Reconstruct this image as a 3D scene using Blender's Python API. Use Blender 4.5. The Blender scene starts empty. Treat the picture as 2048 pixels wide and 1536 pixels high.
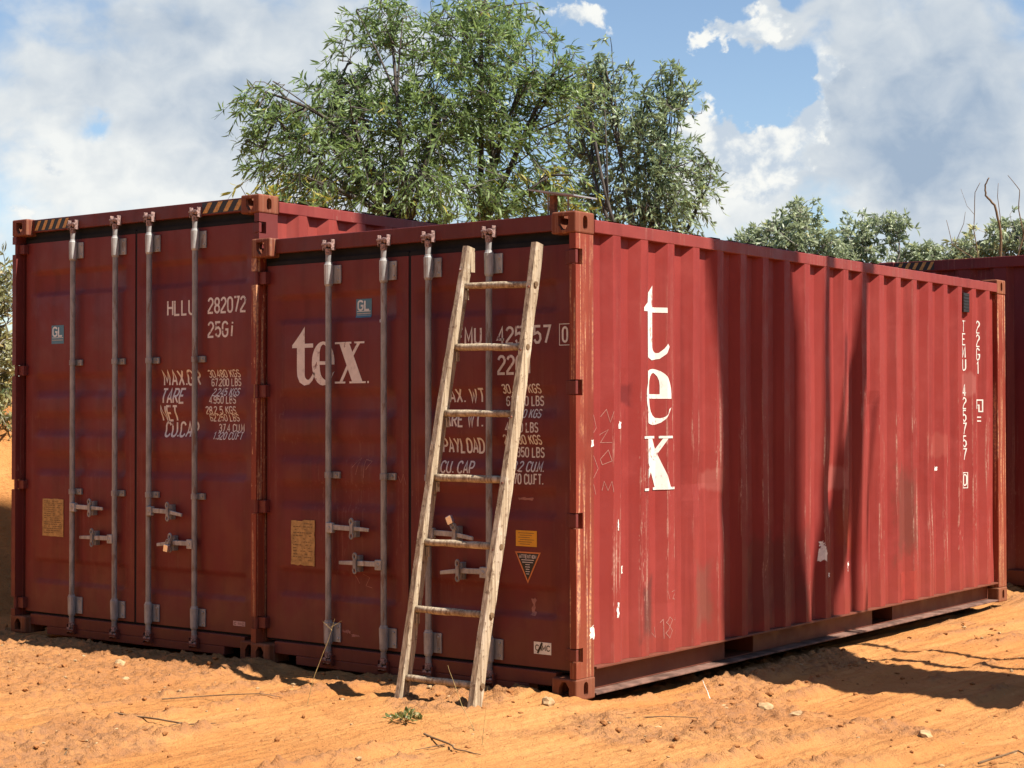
import bpy, bmesh, math, random
import numpy as np
from mathutils import Vector, Matrix
from mathutils.geometry import tessellate_polygon

random.seed(7)
rng = np.random.default_rng(11)
scene = bpy.context.scene
col = scene.collection
R = math.radians

# ------------------------------------------------------------------ camera
cam_d = bpy.data.cameras.new('camera')
cam_d.sensor_width = 36.0
cam_d.lens = 36.0 * 3402.35 / 2048.0
cam_d.clip_start = 0.05
cam_d.clip_end = 3000.0
cam = bpy.data.objects.new('camera', cam_d)
col.objects.link(cam)
yaw, pitch, roll = 0.6503, 0.0173, -0.001
fw = Vector((-math.sin(yaw) * math.cos(pitch), math.cos(yaw) * math.cos(pitch), math.sin(pitch)))
rt = Vector((math.cos(yaw), math.sin(yaw), 0))
up = rt.cross(fw)
r2 = math.cos(roll) * rt + math.sin(roll) * up
u2 = -math.sin(roll) * rt + math.cos(roll) * up
m = Matrix((r2, u2, -fw)).transposed().to_4x4()
m.translation = Vector((5.1564, -7.3345, 1.5185))
cam.matrix_world = m
scene.camera = cam

# ------------------------------------------------------------------ light
SUN = Vector((1.0, 0.17, 1.38)).normalized()
SUN_EL = math.asin(SUN.z)
SUN_AZ = math.atan2(SUN.x, SUN.y)          # clockwise from +Y
sun_d = bpy.data.lights.new('sun', 'SUN')
sun_d.energy = 5.0
sun_d.angle = R(0.5)
sun_d.color = (1.0, 0.93, 0.82)
sun = bpy.data.objects.new('sun', sun_d)
sun.rotation_euler = (-SUN).to_track_quat('-Z', 'Y').to_euler()
sun.location = SUN * 40
col.objects.link(sun)

scene.view_settings.view_transform = 'Standard'
scene.view_settings.look = 'None'
scene.view_settings.gamma = 1.0
scene.view_settings.use_curve_mapping = False
scene.view_settings.exposure = 1.02
scene.cycles.max_bounces = 6
scene.cycles.diffuse_bounces = 1
scene.cycles.glossy_bounces = 2
scene.cycles.transmission_bounces = 3


class N:
    """small helper round a node tree"""
    def __init__(self, nt):
        self.nt = nt
        self.x = 0

    def new(self, t, **kw):
        n = self.nt.nodes.new(t)
        n.location = (self.x, 0)
        self.x += 40
        for k, v in kw.items():
            setattr(n, k, v)
        return n

    def put(self, sock, v):
        if isinstance(v, bpy.types.NodeSocket):
            self.nt.links.new(v, sock)
        elif v is not None:
            if sock.type == 'RGBA' and len(v) == 3:
                v = (*v, 1.0)
            sock.default_value = v

    def math(self, op, a, b=None, c=None, clamp=False):
        n = self.new('ShaderNodeMath', operation=op, use_clamp=clamp)
        for i, v in enumerate((a, b, c)):
            if v is not None:
                self.put(n.inputs[i], v)
        return n.outputs[0]

    def vec(self, op, a, b=None):
        n = self.new('ShaderNodeVectorMath', operation=op)
        self.put(n.inputs[0], a)
        if b is not None:
            self.put(n.inputs['Scale'] if op == 'SCALE' else n.inputs[1], b)
        return n.outputs['Value'] if op in ('LENGTH', 'DOT_PRODUCT', 'DISTANCE') else n.outputs[0]

    def noise(self, vec, scale, detail=4.0, rough=0.55, lac=2.0, dist=0.0, color=False):
        n = self.new('ShaderNodeTexNoise')
        self.put(n.inputs['Vector'], vec)
        n.inputs['Scale'].default_value = scale
        n.inputs['Detail'].default_value = detail
        n.inputs['Roughness'].default_value = rough
        n.inputs['Lacunarity'].default_value = lac
        n.inputs['Distortion'].default_value = dist
        return n.outputs['Color' if color else 'Fac']

    def voronoi(self, vec, scale, feature='F1', out='Distance'):
        n = self.new('ShaderNodeTexVoronoi', feature=feature)
        self.put(n.inputs['Vector'], vec)
        n.inputs['Scale'].default_value = scale
        return n.outputs[out]

    def ramp(self, v, a, b, lo=0.0, hi=1.0, smooth=True):
        n = self.new('ShaderNodeMapRange')
        n.interpolation_type = 'SMOOTHSTEP' if smooth else 'LINEAR'
        self.put(n.inputs[0], v)
        for i, k in enumerate((a, b, lo, hi)):
            self.put(n.inputs[1 + i], k)
        return n.outputs[0]

    def mix(self, f, a, b, blend='MIX'):
        n = self.new('ShaderNodeMix', data_type='RGBA', blend_type=blend)
        self.put(n.inputs[0], f)
        self.put(n.inputs[6], a)
        self.put(n.inputs[7], b)
        return n.outputs[2]

    def mapping(self, vec, scale=(1, 1, 1), loc=(0, 0, 0), rot=(0, 0, 0)):
        n = self.new('ShaderNodeMapping')
        self.put(n.inputs[0], vec)
        n.inputs['Location'].default_value = loc
        n.inputs['Rotation'].default_value = rot
        n.inputs['Scale'].default_value = scale
        return n.outputs[0]

    def sep(self, vec):
        n = self.new('ShaderNodeSeparateXYZ')
        self.put(n.inputs[0], vec)
        return n.outputs

    def comb(self, x, y, z):
        n = self.new('ShaderNodeCombineXYZ')
        for i, v in enumerate((x, y, z)):
            self.put(n.inputs[i], v)
        return n.outputs[0]


# ------------------------------------------------------------------ world: clear sky behind broken cloud
world = bpy.data.worlds.new('World')
scene.world = world
world.use_nodes = True
nt = world.node_tree
nt.nodes.clear()
n = N(nt)
sky = n.new('ShaderNodeTexSky', sky_type='NISHITA')
sky.sun_disc = False
sky.sun_elevation = SUN_EL
sky.sun_rotation = SUN_AZ
sky.altitude = 200
sky.air_density = 1.0
sky.dust_density = 0.3
sky.ozone_density = 1.6
tc = n.new('ShaderNodeTexCoord')
d = tc.outputs['Generated']
s = n.sep(d)
az = n.math('MULTIPLY', n.math('ARCTAN2', s[0], s[1]), 57.2958)
el = n.math('MULTIPLY', n.math('ARCSINE', s[2]), 57.2958)
# cloud coordinates: angle round the horizon and height above it, in degrees
p0 = n.comb(az, el, 0.0)
warp = n.vec('SCALE', n.vec('SUBTRACT', n.noise(p0, 0.33, 3, 0.55, color=True), (0.5, 0.5, 0.5)), 3.0)
warp2 = n.vec('SCALE', n.vec('SUBTRACT', n.noise(p0, 1.3, 5, 0.58, color=True), (0.5, 0.5, 0.5)), 1.3)
p = n.vec('ADD', n.vec('ADD', p0, warp), warp2)
pm = n.vec('MULTIPLY', n.vec('ADD', p0, n.vec('SCALE', warp, 0.35)), (1.0, 1.0, 0.0))


def bank(lst, src):
    tot = None
    for (a, e, ra, re, w) in lst:
        q = n.vec('MULTIPLY', n.vec('SUBTRACT', src, (a, e, 0)), (1 / ra, 1 / re, 0))
        g = n.math('MULTIPLY', n.math('EXPONENT', n.math('MULTIPLY', n.vec('DOT_PRODUCT', q, q), -1.0)), w)
        tot = g if tot is None else n.math('ADD', tot, g)
    return tot


big = n.noise(n.mapping(p0, (1.0, 1.35, 1)), 0.16, 5, 0.52, dist=0.2)
fine = n.noise(n.mapping(p0, (1.0, 1.25, 1), (7, 3, 0)), 0.62, 6, 0.52, dist=0.3)
# openings where the blue shows, and cloud masses
cover = n.math('ADD', 0.24, n.math('MULTIPLY', n.math('SUBTRACT', big, 0.5), 1.1))
cover = n.math('ADD', cover, bank([(-33.2, 12.2, 2.6, 3.2, -0.95), (-28.6, 10.1, 2.6, 1.7, -1.0), (-30.8, 13.6, 3.6, 1.2, -0.5),
                                   (-50.6, 9.7, 0.9, 0.55, -0.5), (-34.9, 13.0, 1.3, 0.8, 0.75), (-26.6, 12.6, 1.0, 0.7, -0.35),
                                   (-29.2, 12.5, 2.0, 0.75, 1.15), (-29.8, 7.9, 2.5, 1.6, 1.15), (-26.5, 10.4, 0.9, 1.5, 0.95), (-26.3, 13.2, 1.6, 0.8, 0.45),
                                   (-23.2, 9.4, 3.3, 5.0, 0.95), (-47, 10, 8.5, 6.0, 0.72), (-33.6, 14.6, 1.6, 0.6, 0.3)], p))
cover = n.math('ADD', cover, n.math('MULTIPLY', n.math('SUBTRACT', fine, 0.5), 0.62))
mask = n.ramp(cover, 0.30, 0.74)
# how white the cloud is: sun-facing tops against the grey bodies
white = n.math('ADD', 0.46, n.math('MULTIPLY', n.math('SUBTRACT', fine, 0.5), 1.15))
white = n.math('ADD', white, bank([(-30.0, 8.0, 2.1, 1.7, 0.72), (-26.9, 11.3, 0.75, 0.55, 0.9), (-27.5, 9.4, 0.6, 0.5, 0.5), (-24.4, 8.6, 2.2, 1.2, -0.30),
                                   (-23.0, 9.8, 4.0, 4.0, -0.24), (-22.5, 6.4, 2.6, 0.8, 0.16), (-52.2, 8.6, 2.4, 1.2, 0.55), (-47.6, 6.9, 3.4, 1.2, 0.6),
                                   (-53.0, 6.4, 1.6, 0.9, 0.45), (-49.0, 12.9, 2.6, 0.9, -0.30), (-45.0, 9.9, 3.6, 0.7, -0.26), (-29.6, 12.6, 1.3, 0.5, 0.2),
                                   (-46.5, 11.2, 4.0, 0.7, 0.16), (-26.0, 6.2, 1.6, 0.6, 0.28)], p))
rim = n.ramp(cover, 0.42, 0.95, 0.16, 0.0)
white = n.math('ADD', white, rim, clamp=True)
grey_c = (2.5, 3.2, 4.15)
white_c = (6.2, 6.35, 6.25)
cl = n.mix(white, grey_c, white_c)
# the far cloud thins towards the horizon haze
skyc = n.mix(mask, sky.outputs[0], cl)
# crisp sunlit cumulus heads in front of the softer cloud
puff = n.noise(n.mapping(p0, (1.0, 1.1, 1), (3, 9, 0)), 0.95, 7, 0.6, dist=0.2)
cum = bank([(-30.2, 8.9, 2.1, 1.7, 1.45), (-28.2, 8.0, 1.2, 1.1, 1.0), (-26.45, 11.1, 0.95, 0.7, 1.15), (-27.2, 9.6, 0.55, 0.6, 0.9), (-29.9, 12.5, 2.2, 0.62, 1.0), (-34.9, 13.2, 1.3, 0.8, 0.9), (-52.3, 8.5, 1.8, 0.9, 0.55), (-47.4, 6.9, 2.6, 0.9, 0.6), (-53.2, 6.3, 1.5, 0.8, 0.6)], p)
cum = n.math('ADD', cum, n.math('MULTIPLY', n.math('SUBTRACT', big, 0.60), 1.6))
cum = n.math('ADD', cum, n.math('MULTIPLY', n.math('SUBTRACT', puff, 0.5), 1.5))
cmask = n.ramp(cum, 0.46, 0.72)
lit = n.ramp(n.math('ADD', puff, n.math('MULTIPLY', n.math('SUBTRACT', fine, 0.5), 0.8)), 0.36, 0.66)
skyc = n.mix(cmask, skyc, n.mix(lit, (3.9, 4.5, 5.2), (6.6, 6.65, 6.4)))
bg = n.new('ShaderNodeBackground')
n.put(bg.inputs[0], skyc)
bg.inputs[1].default_value = 0.072
world.cycles.sampling_method = 'MANUAL'
world.cycles.sample_map_resolution = 512
wo = n.new('ShaderNodeOutputWorld')
nt.links.new(bg.outputs[0], wo.inputs[0])


# ------------------------------------------------------------------ mesh helpers
class MB:
    def __init__(self):
        self.v, self.f = [], []

    def add(self, vs, fs):
        o = len(self.v)
        self.v += [tuple(x) for x in vs]
        self.f += [tuple(o + i for i in q) for q in fs]
        return self

    def box(self, x0, x1, y0, y1, z0, z1):
        return self.add([(x0, y0, z0), (x1, y0, z0), (x1, y1, z0), (x0, y1, z0), (x0, y0, z1), (x1, y0, z1), (x1, y1, z1), (x0, y1, z1)],
                        [(0, 3, 2, 1), (4, 5, 6, 7), (0, 1, 5, 4), (1, 2, 6, 5), (2, 3, 7, 6), (3, 0, 4, 7)])

    def tube(self, pts, rad, k=8, caps=True, sq=None):
        pts = [Vector(q) for q in pts]
        if not hasattr(rad, '__len__'):
            rad = [rad] * len(pts)
        rings = []
        ref = None
        for i, q in enumerate(pts):
            t = (pts[min(i + 1, len(pts) - 1)] - pts[max(i - 1, 0)]).normalized()
            if ref is None:
                ref = Vector((0, 0, 1)) if abs(t.z) < 0.9 else Vector((1, 0, 0))
            a = (ref - t * ref.dot(t)).normalized()
            b = t.cross(a)
            ref = a
            rings.append([q + (a * math.cos(2 * math.pi * j / k) + b * math.sin(2 * math.pi * j / k)) * rad[i] for j in range(k)])
        vs = [w for r_ in rings for w in r_]
        fs = []
        for i in range(len(rings) - 1):
            for j in range(k):
                fs.append((i * k + j, i * k + (j + 1) % k, (i + 1) * k + (j + 1) % k, (i + 1) * k + j))
        if caps:
            fs.append(tuple(reversed(range(k))))
            fs.append(tuple((len(rings) - 1) * k + j for j in range(k)))
        return self.add(vs, fs)

    def prism(self, poly, o, u, v, w):
        """closed polygon poly (u, v pairs) extruded along w"""
        o, u, v, w = Vector(o), Vector(u), Vector(v), Vector(w)
        k = len(poly)
        a = [o + u * q[0] + v * q[1] for q in poly]
        b = [q + w for q in a]
        fs = [tuple(reversed(range(k))), tuple(range(k, 2 * k))] + [(i, (i + 1) % k, k + (i + 1) % k, k + i) for i in range(k)]
        return self.add(a + b, fs)

    def mesh(self, name, smooth=False):
        me = bpy.data.meshes.new(name)
        me.from_pydata(self.v, [], self.f)
        bm = bmesh.new()
        bm.from_mesh(me)
        bmesh.ops.recalc_face_normals(bm, faces=bm.faces)
        bm.to_mesh(me)
        bm.free()
        if smooth:
            me.polygons.foreach_set('use_smooth', [True] * len(me.polygons))
        me.update()
        return me

    def obj(self, name, mat, parent=None, smooth=False, bevel=0.0, seg=2):
        return link(name, self.mesh(name, smooth), mat, parent, bevel, seg)


def link(name, me, mat, parent=None, bevel=0.0, seg=2):
    o = bpy.data.objects.new(name, me)
    col.objects.link(o)
    if mat is not None and not me.materials:
        me.materials.append(mat)
    if parent is not None:
        o.parent = parent
    if bevel:
        b = o.modifiers.new('bevel', 'BEVEL')
        b.width = bevel
        b.segments = seg
        b.limit_method = 'ANGLE'
        b.angle_limit = R(40)
    return o


def empty(name, loc=(0, 0, 0), rz=0.0):
    o = bpy.data.objects.new(name, None)
    o.location = loc
    o.rotation_euler = (0, 0, rz)
    o.empty_display_size = 0.2
    col.objects.link(o)
    return o


def tag(o, label, cat, group=None, kind=None):
    o['label'] = label
    o['category'] = cat
    if group:
        o['group'] = group
    if kind:
        o['kind'] = kind
    return o


# ------------------------------------------------------------------ materials
def new_mat(name):
    mt = bpy.data.materials.new(name)
    mt.use_nodes = True
    mt.node_tree.nodes.clear()
    k = N(mt.node_tree)
    b = k.new('ShaderNodeBsdfPrincipled')
    o = k.new('ShaderNodeOutputMaterial')
    mt.node_tree.links.new(b.outputs[0], o.inputs[0])
    return mt, k, b


def bump(k, b, h, strength=0.3, dist=0.01):
    bn = k.new('ShaderNodeBump')
    bn.inputs['Strength'].default_value = strength
    bn.inputs['Distance'].default_value = dist
    k.put(bn.inputs['Height'], h)
    k.put(b.inputs['Normal'], bn.outputs[0])


def plain(name, c, rough=0.6, metal=0.0, vary=0.18, scale=14.0, spec=0.5):
    mt, k, b = new_mat(name)
    o = k.new('ShaderNodeTexCoord').outputs['Object']
    f = k.noise(o, scale, 5, 0.6)
    k.put(b.inputs['Base Color'], k.mix(k.ramp(f, 0.3, 0.7), tuple(x * (1 - vary) for x in c), tuple(min(1, x * (1 + vary)) for x in c)))
    b.inputs['Roughness'].default_value = rough
    b.inputs['Metallic'].default_value = metal
    b.inputs['Specular IOR Level'].default_value = spec
    bump(k, b, f, 0.12, 0.004)
    return mt


def paint(name, c, fade, scrape=0.0, rust=0.3, dust=0.5, proud=None, scrape_c=(0.45, 0.27, 0.21), rough=0.46, wide=False, spec=0.28, dense=0.0, stains=()):
    """worn red oxide paint; proud = local x above which the sheet sticks out and gets scraped"""
    mt, k, b = new_mat(name)
    o = k.new('ShaderNodeTexCoord').outputs['Object']
    sp = k.sep(o)
    big = k.noise(o, 1.1, 5, 0.55)
    mid = k.noise(o, 7.0, 6, 0.6)
    tiny = k.noise(o, 60.0, 5, 0.6)
    run = k.noise(k.mapping(o, (9, 9, 0.5)), 1.0, 5, 0.6)          # rain runs
    cc = k.mix(k.ramp(big, 0.32, 0.68), c, fade)
    cc = k.mix(k.math('MULTIPLY', k.ramp(run, 0.45, 0.70), 0.42), cc, tuple(x * 0.58 for x in c))
    cc = k.mix(k.math('MULTIPLY', k.ramp(mid, 0.5, 0.8), 0.30), cc, tuple(min(1, x * 1.2 + 0.004) for x in fade))
    # rust freckles and small bleeding spots
    if rust:
        rs = k.math('MULTIPLY', k.ramp(k.noise(o, 26.0, 6, 0.7), 0.64, 0.72), k.ramp(k.noise(o, 2.3, 3, 0.5), 0.45, 0.62))
        cc = k.mix(k.math('MULTIPLY', rs, rust), cc, (0.13, 0.035, 0.012))
    # smudges, an old repainted panel, scuffs: (y, z, half width, half height, colour, strength)
    for (sy, sz, ry, rz, sc_, st) in stains:
        q = k.vec('MULTIPLY', k.vec('SUBTRACT', o, (0, sy, sz)), (0, 1 / ry, 1 / rz))
        qs = k.sep(q)
        dist = k.math('MAXIMUM', k.math('ABSOLUTE', qs[1]), k.math('ABSOLUTE', qs[2]))
        dist = k.math('ADD', dist, k.math('MULTIPLY', k.math('SUBTRACT', run, 0.5), 1.4))
        dist = k.math('ADD', dist, k.math('MULTIPLY', k.math('SUBTRACT', mid, 0.5), 0.9))
        cc = k.mix(k.math('MULTIPLY', k.ramp(dist, 1.05, 0.6), st), cc, sc_)
    rg = rough
    if scrape:
        lines = k.noise(k.mapping(o, (46, 46, 1.1)), 1.0, 5, 0.62)
        patch = k.noise(k.mapping(o, (2.2, 2.2, 1.0)), 1.0, 4, 0.6)
        chips = k.noise(k.mapping(o, (60, 60, 18)), 1.0, 3, 0.6)
        sm = k.math('MULTIPLY', k.ramp(lines, 0.555 - dense, 0.61 - dense), k.ramp(patch, 0.44 - 2 * dense, 0.60 - 2 * dense))
        sm = k.math('ADD', sm, k.math('MULTIPLY', k.ramp(chips, 0.62, 0.67), k.ramp(patch, 0.46, 0.6)), clamp=True)
        if proud is not None:
            # the rib edges rub first
            ed = k.math('PINGPONG', k.math('ADD', k.math('SUBTRACT', sp[1], OUT0), 20 * PITCH), PITCH * 0.5)
            ed2 = k.math('PINGPONG', k.math('ADD', k.math('SUBTRACT', sp[1], OUT0 - 0.071), 20 * PITCH), PITCH * 0.5)
            em = k.ramp(k.math('MINIMUM', ed, ed2), 0.011, 0.002)
            en = k.noise(k.mapping(o, (14, 14, 2.6)), 1.0, 6, 0.7)
            em = k.math('MULTIPLY', em, k.math('MULTIPLY', k.ramp(en, 0.50, 0.60), k.ramp(patch, 0.36, 0.52)))
            sm = k.math('ADD', sm, em, clamp=True)
            sm = k.math('MULTIPLY', sm, k.ramp(sp[0], proud - 0.008, proud))
        band = k.math('MULTIPLY', k.ramp(sp[2], 0.25, 0.7), k.ramp(sp[2], 1.9, 1.3))
        if not wide:
            sm = k.math('MULTIPLY', sm, k.math('ADD', k.math('MULTIPLY', band, 0.85), 0.15))
        cc = k.mix(k.math('MULTIPLY', sm, scrape), cc, k.mix(k.ramp(tiny, 0.4, 0.6), scrape_c, (0.30, 0.16, 0.12)))
    # earth splashed up and settled on the lower part
    if dust:
        hgt = k.math('ADD', sp[2], k.math('MULTIPLY', k.math('SUBTRACT', mid, 0.5), 0.5))
        dm = k.math('MULTIPLY', k.ramp(hgt, 0.62, 0.10), dust)
        cc = k.mix(dm, cc, (0.20, 0.085, 0.042))
    k.put(b.inputs['Base Color'], cc)
    k.put(b.inputs['Roughness'], k.ramp(mid, 0.3, 0.7, rg - 0.06, rg + 0.18))
    b.inputs['Specular IOR Level'].default_value = spec
    h = k.math('ADD', k.math('MULTIPLY', big, 1.0), k.math('MULTIPLY', tiny, 0.03))
    bump(k, b, h, 0.35, 0.03)
    return mt


PITCH = 0.2785         # rib spacing of the corrugated walls
OUT0 = 0.430           # right edge of the first proud rib, metres from the front
M = {}
M['side'] = paint('faded_red_side_paint', (0.222, 0.030, 0.026), (0.252, 0.040, 0.033), scrape=0.7, proud=-0.009, dust=0.12, spec=0.16,
                  stains=((4.15, 0.80, 0.20, 0.36, (0.135, 0.040, 0.030), 0.75), (0.72, 0.42, 0.10, 0.20, (0.075, 0.030, 0.028), 0.7), (1.33, 0.45, 0.12, 0.22, (0.16, 0.06, 0.045), 0.6), (3.10, 1.08, 0.18, 0.09, (0.33, 0.10, 0.085), 0.7), (1.45, 1.12, 0.15, 0.07, (0.30, 0.085, 0.07), 0.6),
                          (0.52, 1.62, 0.07, 0.07, (0.13, 0.02, 0.02), 0.8), (5.35, 1.74, 0.20, 0.10, (0.31, 0.10, 0.085), 0.6), (2.2, 0.50, 0.5, 0.28, (0.11, 0.035, 0.03), 0.5), (3.2, 0.75, 0.14, 0.16, (0.26, 0.045, 0.022), 0.7), (4.75, 1.28, 0.25, 0.10, (0.29, 0.07, 0.055), 0.5)))
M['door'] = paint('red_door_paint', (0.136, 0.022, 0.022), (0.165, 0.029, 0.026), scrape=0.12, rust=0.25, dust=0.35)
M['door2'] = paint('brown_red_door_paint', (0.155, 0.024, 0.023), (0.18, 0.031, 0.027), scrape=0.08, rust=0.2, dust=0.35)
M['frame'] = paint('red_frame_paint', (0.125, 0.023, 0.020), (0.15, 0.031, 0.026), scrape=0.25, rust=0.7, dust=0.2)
M['post'] = paint('rusty_scraped_post_paint', (0.20, 0.034, 0.022), (0.25, 0.054, 0.029), scrape=0.85, rust=0.7, dust=0.35, scrape_c=(0.62, 0.34, 0.18), wide=True, dense=0.035, spec=0.2)
M['casting'] = paint('rusty_casting', (0.15, 0.040, 0.024), (0.22, 0.075, 0.036), scrape=0.45, rust=1.0, dust=0.3, rough=0.62, wide=True, dense=0.03, spec=0.2, scrape_c=(0.40, 0.20, 0.10))
M['rail'] = paint('red_rail_paint', (0.205, 0.032, 0.027), (0.24, 0.046, 0.038), scrape=0.3, rust=0.6, dust=0.0, wide=True)
M['lowrail'] = paint('dirty_bottom_rail_paint', (0.105, 0.022, 0.018), (0.14, 0.032, 0.024), scrape=0.2, rust=0.7, dust=0.35)
M['side2'] = paint('red_side_paint', (0.25, 0.036, 0.027), (0.28, 0.052, 0.04), scrape=0.7, proud=-0.009, dust=0.3)
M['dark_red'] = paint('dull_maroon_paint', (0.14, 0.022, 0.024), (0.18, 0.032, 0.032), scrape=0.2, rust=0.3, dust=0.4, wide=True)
M['dusty'] = plain('dusty_steel', (0.155, 0.085, 0.065), 0.85, 0, 0.5, 9, 0.2)
M['rubber'] = plain('black_rubber', (0.012, 0.012, 0.014), 0.8, spec=0.2)
def galv_mat(name, c, rust):
    mt, k, b = new_mat(name)
    o = k.new('ShaderNodeTexCoord').outputs['Object']
    f = k.noise(k.mapping(o, (30, 30, 9)), 1.0, 5, 0.65)
    g = k.noise(k.mapping(o, (22, 22, 5), (3, 1, 7)), 1.0, 5, 0.65)
    cc = k.mix(k.ramp(f, 0.3, 0.7), tuple(x * .7 for x in c), tuple(x * 1.25 for x in c))
    cc = k.mix(k.math('MULTIPLY', k.ramp(g, 0.56, 0.66), rust), cc, (0.16, 0.075, 0.045))
    k.put(b.inputs['Base Color'], cc)
    b.inputs['Metallic'].default_value = 0.12
    b.inputs['Roughness'].default_value = 0.58
    bump(k, b, f, 0.2, 0.004)
    return mt


M['galv'] = plain('galvanised_steel', (0.37, 0.36, 0.345), 0.55, 0.15, 0.22, 30)
M['galv_dull'] = plain('dull_galvanised_steel', (0.27, 0.262, 0.255), 0.6, 0.15, 0.22, 40)
M['galv'] = galv_mat('galvanised_steel_spotted', (0.37, 0.36, 0.345), 0.55)
M['galv_dull'] = galv_mat('dull_galvanised_steel_spotted', (0.28, 0.27, 0.262), 0.7)
M['rusty'] = plain('rust', (0.20, 0.075, 0.045), 0.8, 0.0, 0.4, 60)
M['cam'] = plain('red_flecked_steel', (0.27, 0.17, 0.15), 0.6, 0.1, 0.75, 110)
def peel_mat(name, c, under, amt):
    mt, k, b = new_mat(name)
    o = k.new('ShaderNodeTexCoord').outputs['Object']
    f = k.noise(o, 22, 5, 0.6)
    g = k.noise(k.mapping(o, (1, 1, .55)), 34, 6, 0.7)
    area = k.noise(o, 4.5, 3, 0.5)
    cc = k.mix(k.ramp(f, 0.3, 0.7), tuple(x * .84 for x in c), c)
    cc = k.mix(k.math('MULTIPLY', k.ramp(g, 0.575, 0.62), k.ramp(area, 0.44, 0.58, 0.15, amt)), cc, under)
    k.put(b.inputs['Base Color'], cc)
    b.inputs['Roughness'].default_value = 0.55
    return mt


M['white'] = peel_mat('white_marking_paint', (0.72, 0.68, 0.62), (0.22, 0.034, 0.029), 0.75)
M['white2'] = peel_mat('dirty_white_marking_paint', (0.74, 0.68, 0.64), (0.136, 0.022, 0.022), 0.9)
M['chalk'] = plain('chalk', (0.34, 0.15, 0.12), 0.9, 0, 0.2, 80)
M['scrap'] = plain('torn_white_paper', (0.80, 0.77, 0.70), 0.8, 0, 0.1, 40)
M['blue'] = plain('blue_label', (0.055, 0.17, 0.25), 0.4, 0, 0.1, 30)
M['blue_white'] = plain('label_white', (0.62, 0.68, 0.70), 0.5)
M['plate'] = plain('aged_brass_plate', (0.36, 0.235, 0.095), 0.5, 0.25, 0.25, 40)
M['plate_ink'] = plain('plate_print', (0.15, 0.09, 0.035), 0.6)
M['yellow'] = plain('yellow_label', (0.75, 0.36, 0.02), 0.5, 0, 0.08)
M['black'] = plain('black_print', (0.015, 0.014, 0.014), 0.5)
M['orange'] = plain('orange_border', (0.62, 0.20, 0.06), 0.5)
M['hazard'] = plain('worn_hazard_yellow', (0.56, 0.29, 0.075), 0.6, 0, 0.25, 60)
M['pink'] = plain('faded_pink_label', (0.55, 0.33, 0.30), 0.6)
M['panelgrey'] = plain('grey_panel', (0.33, 0.34, 0.35), 0.45, 0.3)
M['patch'] = plain('fresh_red_patch_paint', (0.25, 0.030, 0.022), 0.5, 0, 0.1)
M['wallinside'] = plain('dark_inside', (0.03, 0.02, 0.018), 0.9)


def wood_mat():
    mt, k, b = new_mat('weathered_timber')
    o = k.new('ShaderNodeTexCoord').outputs['Object']
    g = k.noise(k.mapping(o, (70, 70, 2.2)), 1.0, 6, 0.62, dist=0.4)
    g2 = k.noise(k.mapping(o, (18, 18, 3.0)), 1.0, 5, 0.6)
    spots = k.noise(o, 34, 5, 0.65)
    cc = k.mix(k.ramp(g, 0.32, 0.68), (0.20, 0.14, 0.09), (0.50, 0.40, 0.275))
    cc = k.mix(k.math('MULTIPLY', k.ramp(g2, 0.45, 0.7), 0.5), cc, (0.50, 0.42, 0.33))
    cc = k.mix(k.math('MULTIPLY', k.ramp(spots, 0.56, 0.66), 0.7), cc, (0.13, 0.075, 0.045))
    cc = k.mix(k.math('MULTIPLY', k.ramp(k.noise(o, 9, 5, 0.6), 0.55, 0.72), 0.55), cc, (0.68, 0.60, 0.48))
    k.put(b.inputs['Base Color'], cc)
    b.inputs['Roughness'].default_value = 0.85
    b.inputs['Specular IOR Level'].default_value = 0.2
    bump(k, b, k.math('ADD', g, k.math('MULTIPLY', spots, 0.6)), 0.6, 0.006)
    return mt


M['wood'] = wood_mat()


def bark_mat(name, a, c):
    mt, k, b = new_mat(name)
    o = k.new('ShaderNodeTexCoord').outputs['Object']
    g = k.noise(k.mapping(o, (22, 22, 5)), 1.0, 6, 0.65)
    k.put(b.inputs['Base Color'], k.mix(k.ramp(g, 0.3, 0.7), a, c))
    b.inputs['Roughness'].default_value = 0.9
    bump(k, b, g, 0.6, 0.02)
    return mt


M['bark'] = bark_mat('dark_bark', (0.035, 0.028, 0.022), (0.10, 0.08, 0.065))
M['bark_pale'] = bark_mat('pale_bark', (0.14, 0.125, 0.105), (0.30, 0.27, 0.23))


def leaf_mat(name, a, c, yel, trans=0.45):
    mt, k, b = new_mat(name)
    at = k.new('ShaderNodeAttribute', attribute_name='tint').outputs['Fac']
    cc = k.mix(k.ramp(at, 0.0, 0.8, smooth=False), a, c)
    cc = k.mix(k.ramp(at, 0.93, 0.97), cc, yel)
    k.put(b.inputs['Base Color'], cc)
    b.inputs['Roughness'].default_value = 0.42
    b.inputs['Specular IOR Level'].default_value = 0.5
    tr = k.new('ShaderNodeBsdfTranslucent')
    k.put(tr.inputs[0], k.mix(0.35, cc, (0.20, 0.24, 0.03)))
    mx = k.new('ShaderNodeMixShader')
    mx.inputs[0].default_value = trans
    out = [q for q in mt.node_tree.nodes if q.type == 'OUTPUT_MATERIAL'][0]
    mt.node_tree.links.new(b.outputs[0], mx.inputs[1])
    mt.node_tree.links.new(tr.outputs[0], mx.inputs[2])
    mt.node_tree.links.new(mx.outputs[0], out.inputs[0])
    return mt


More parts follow.
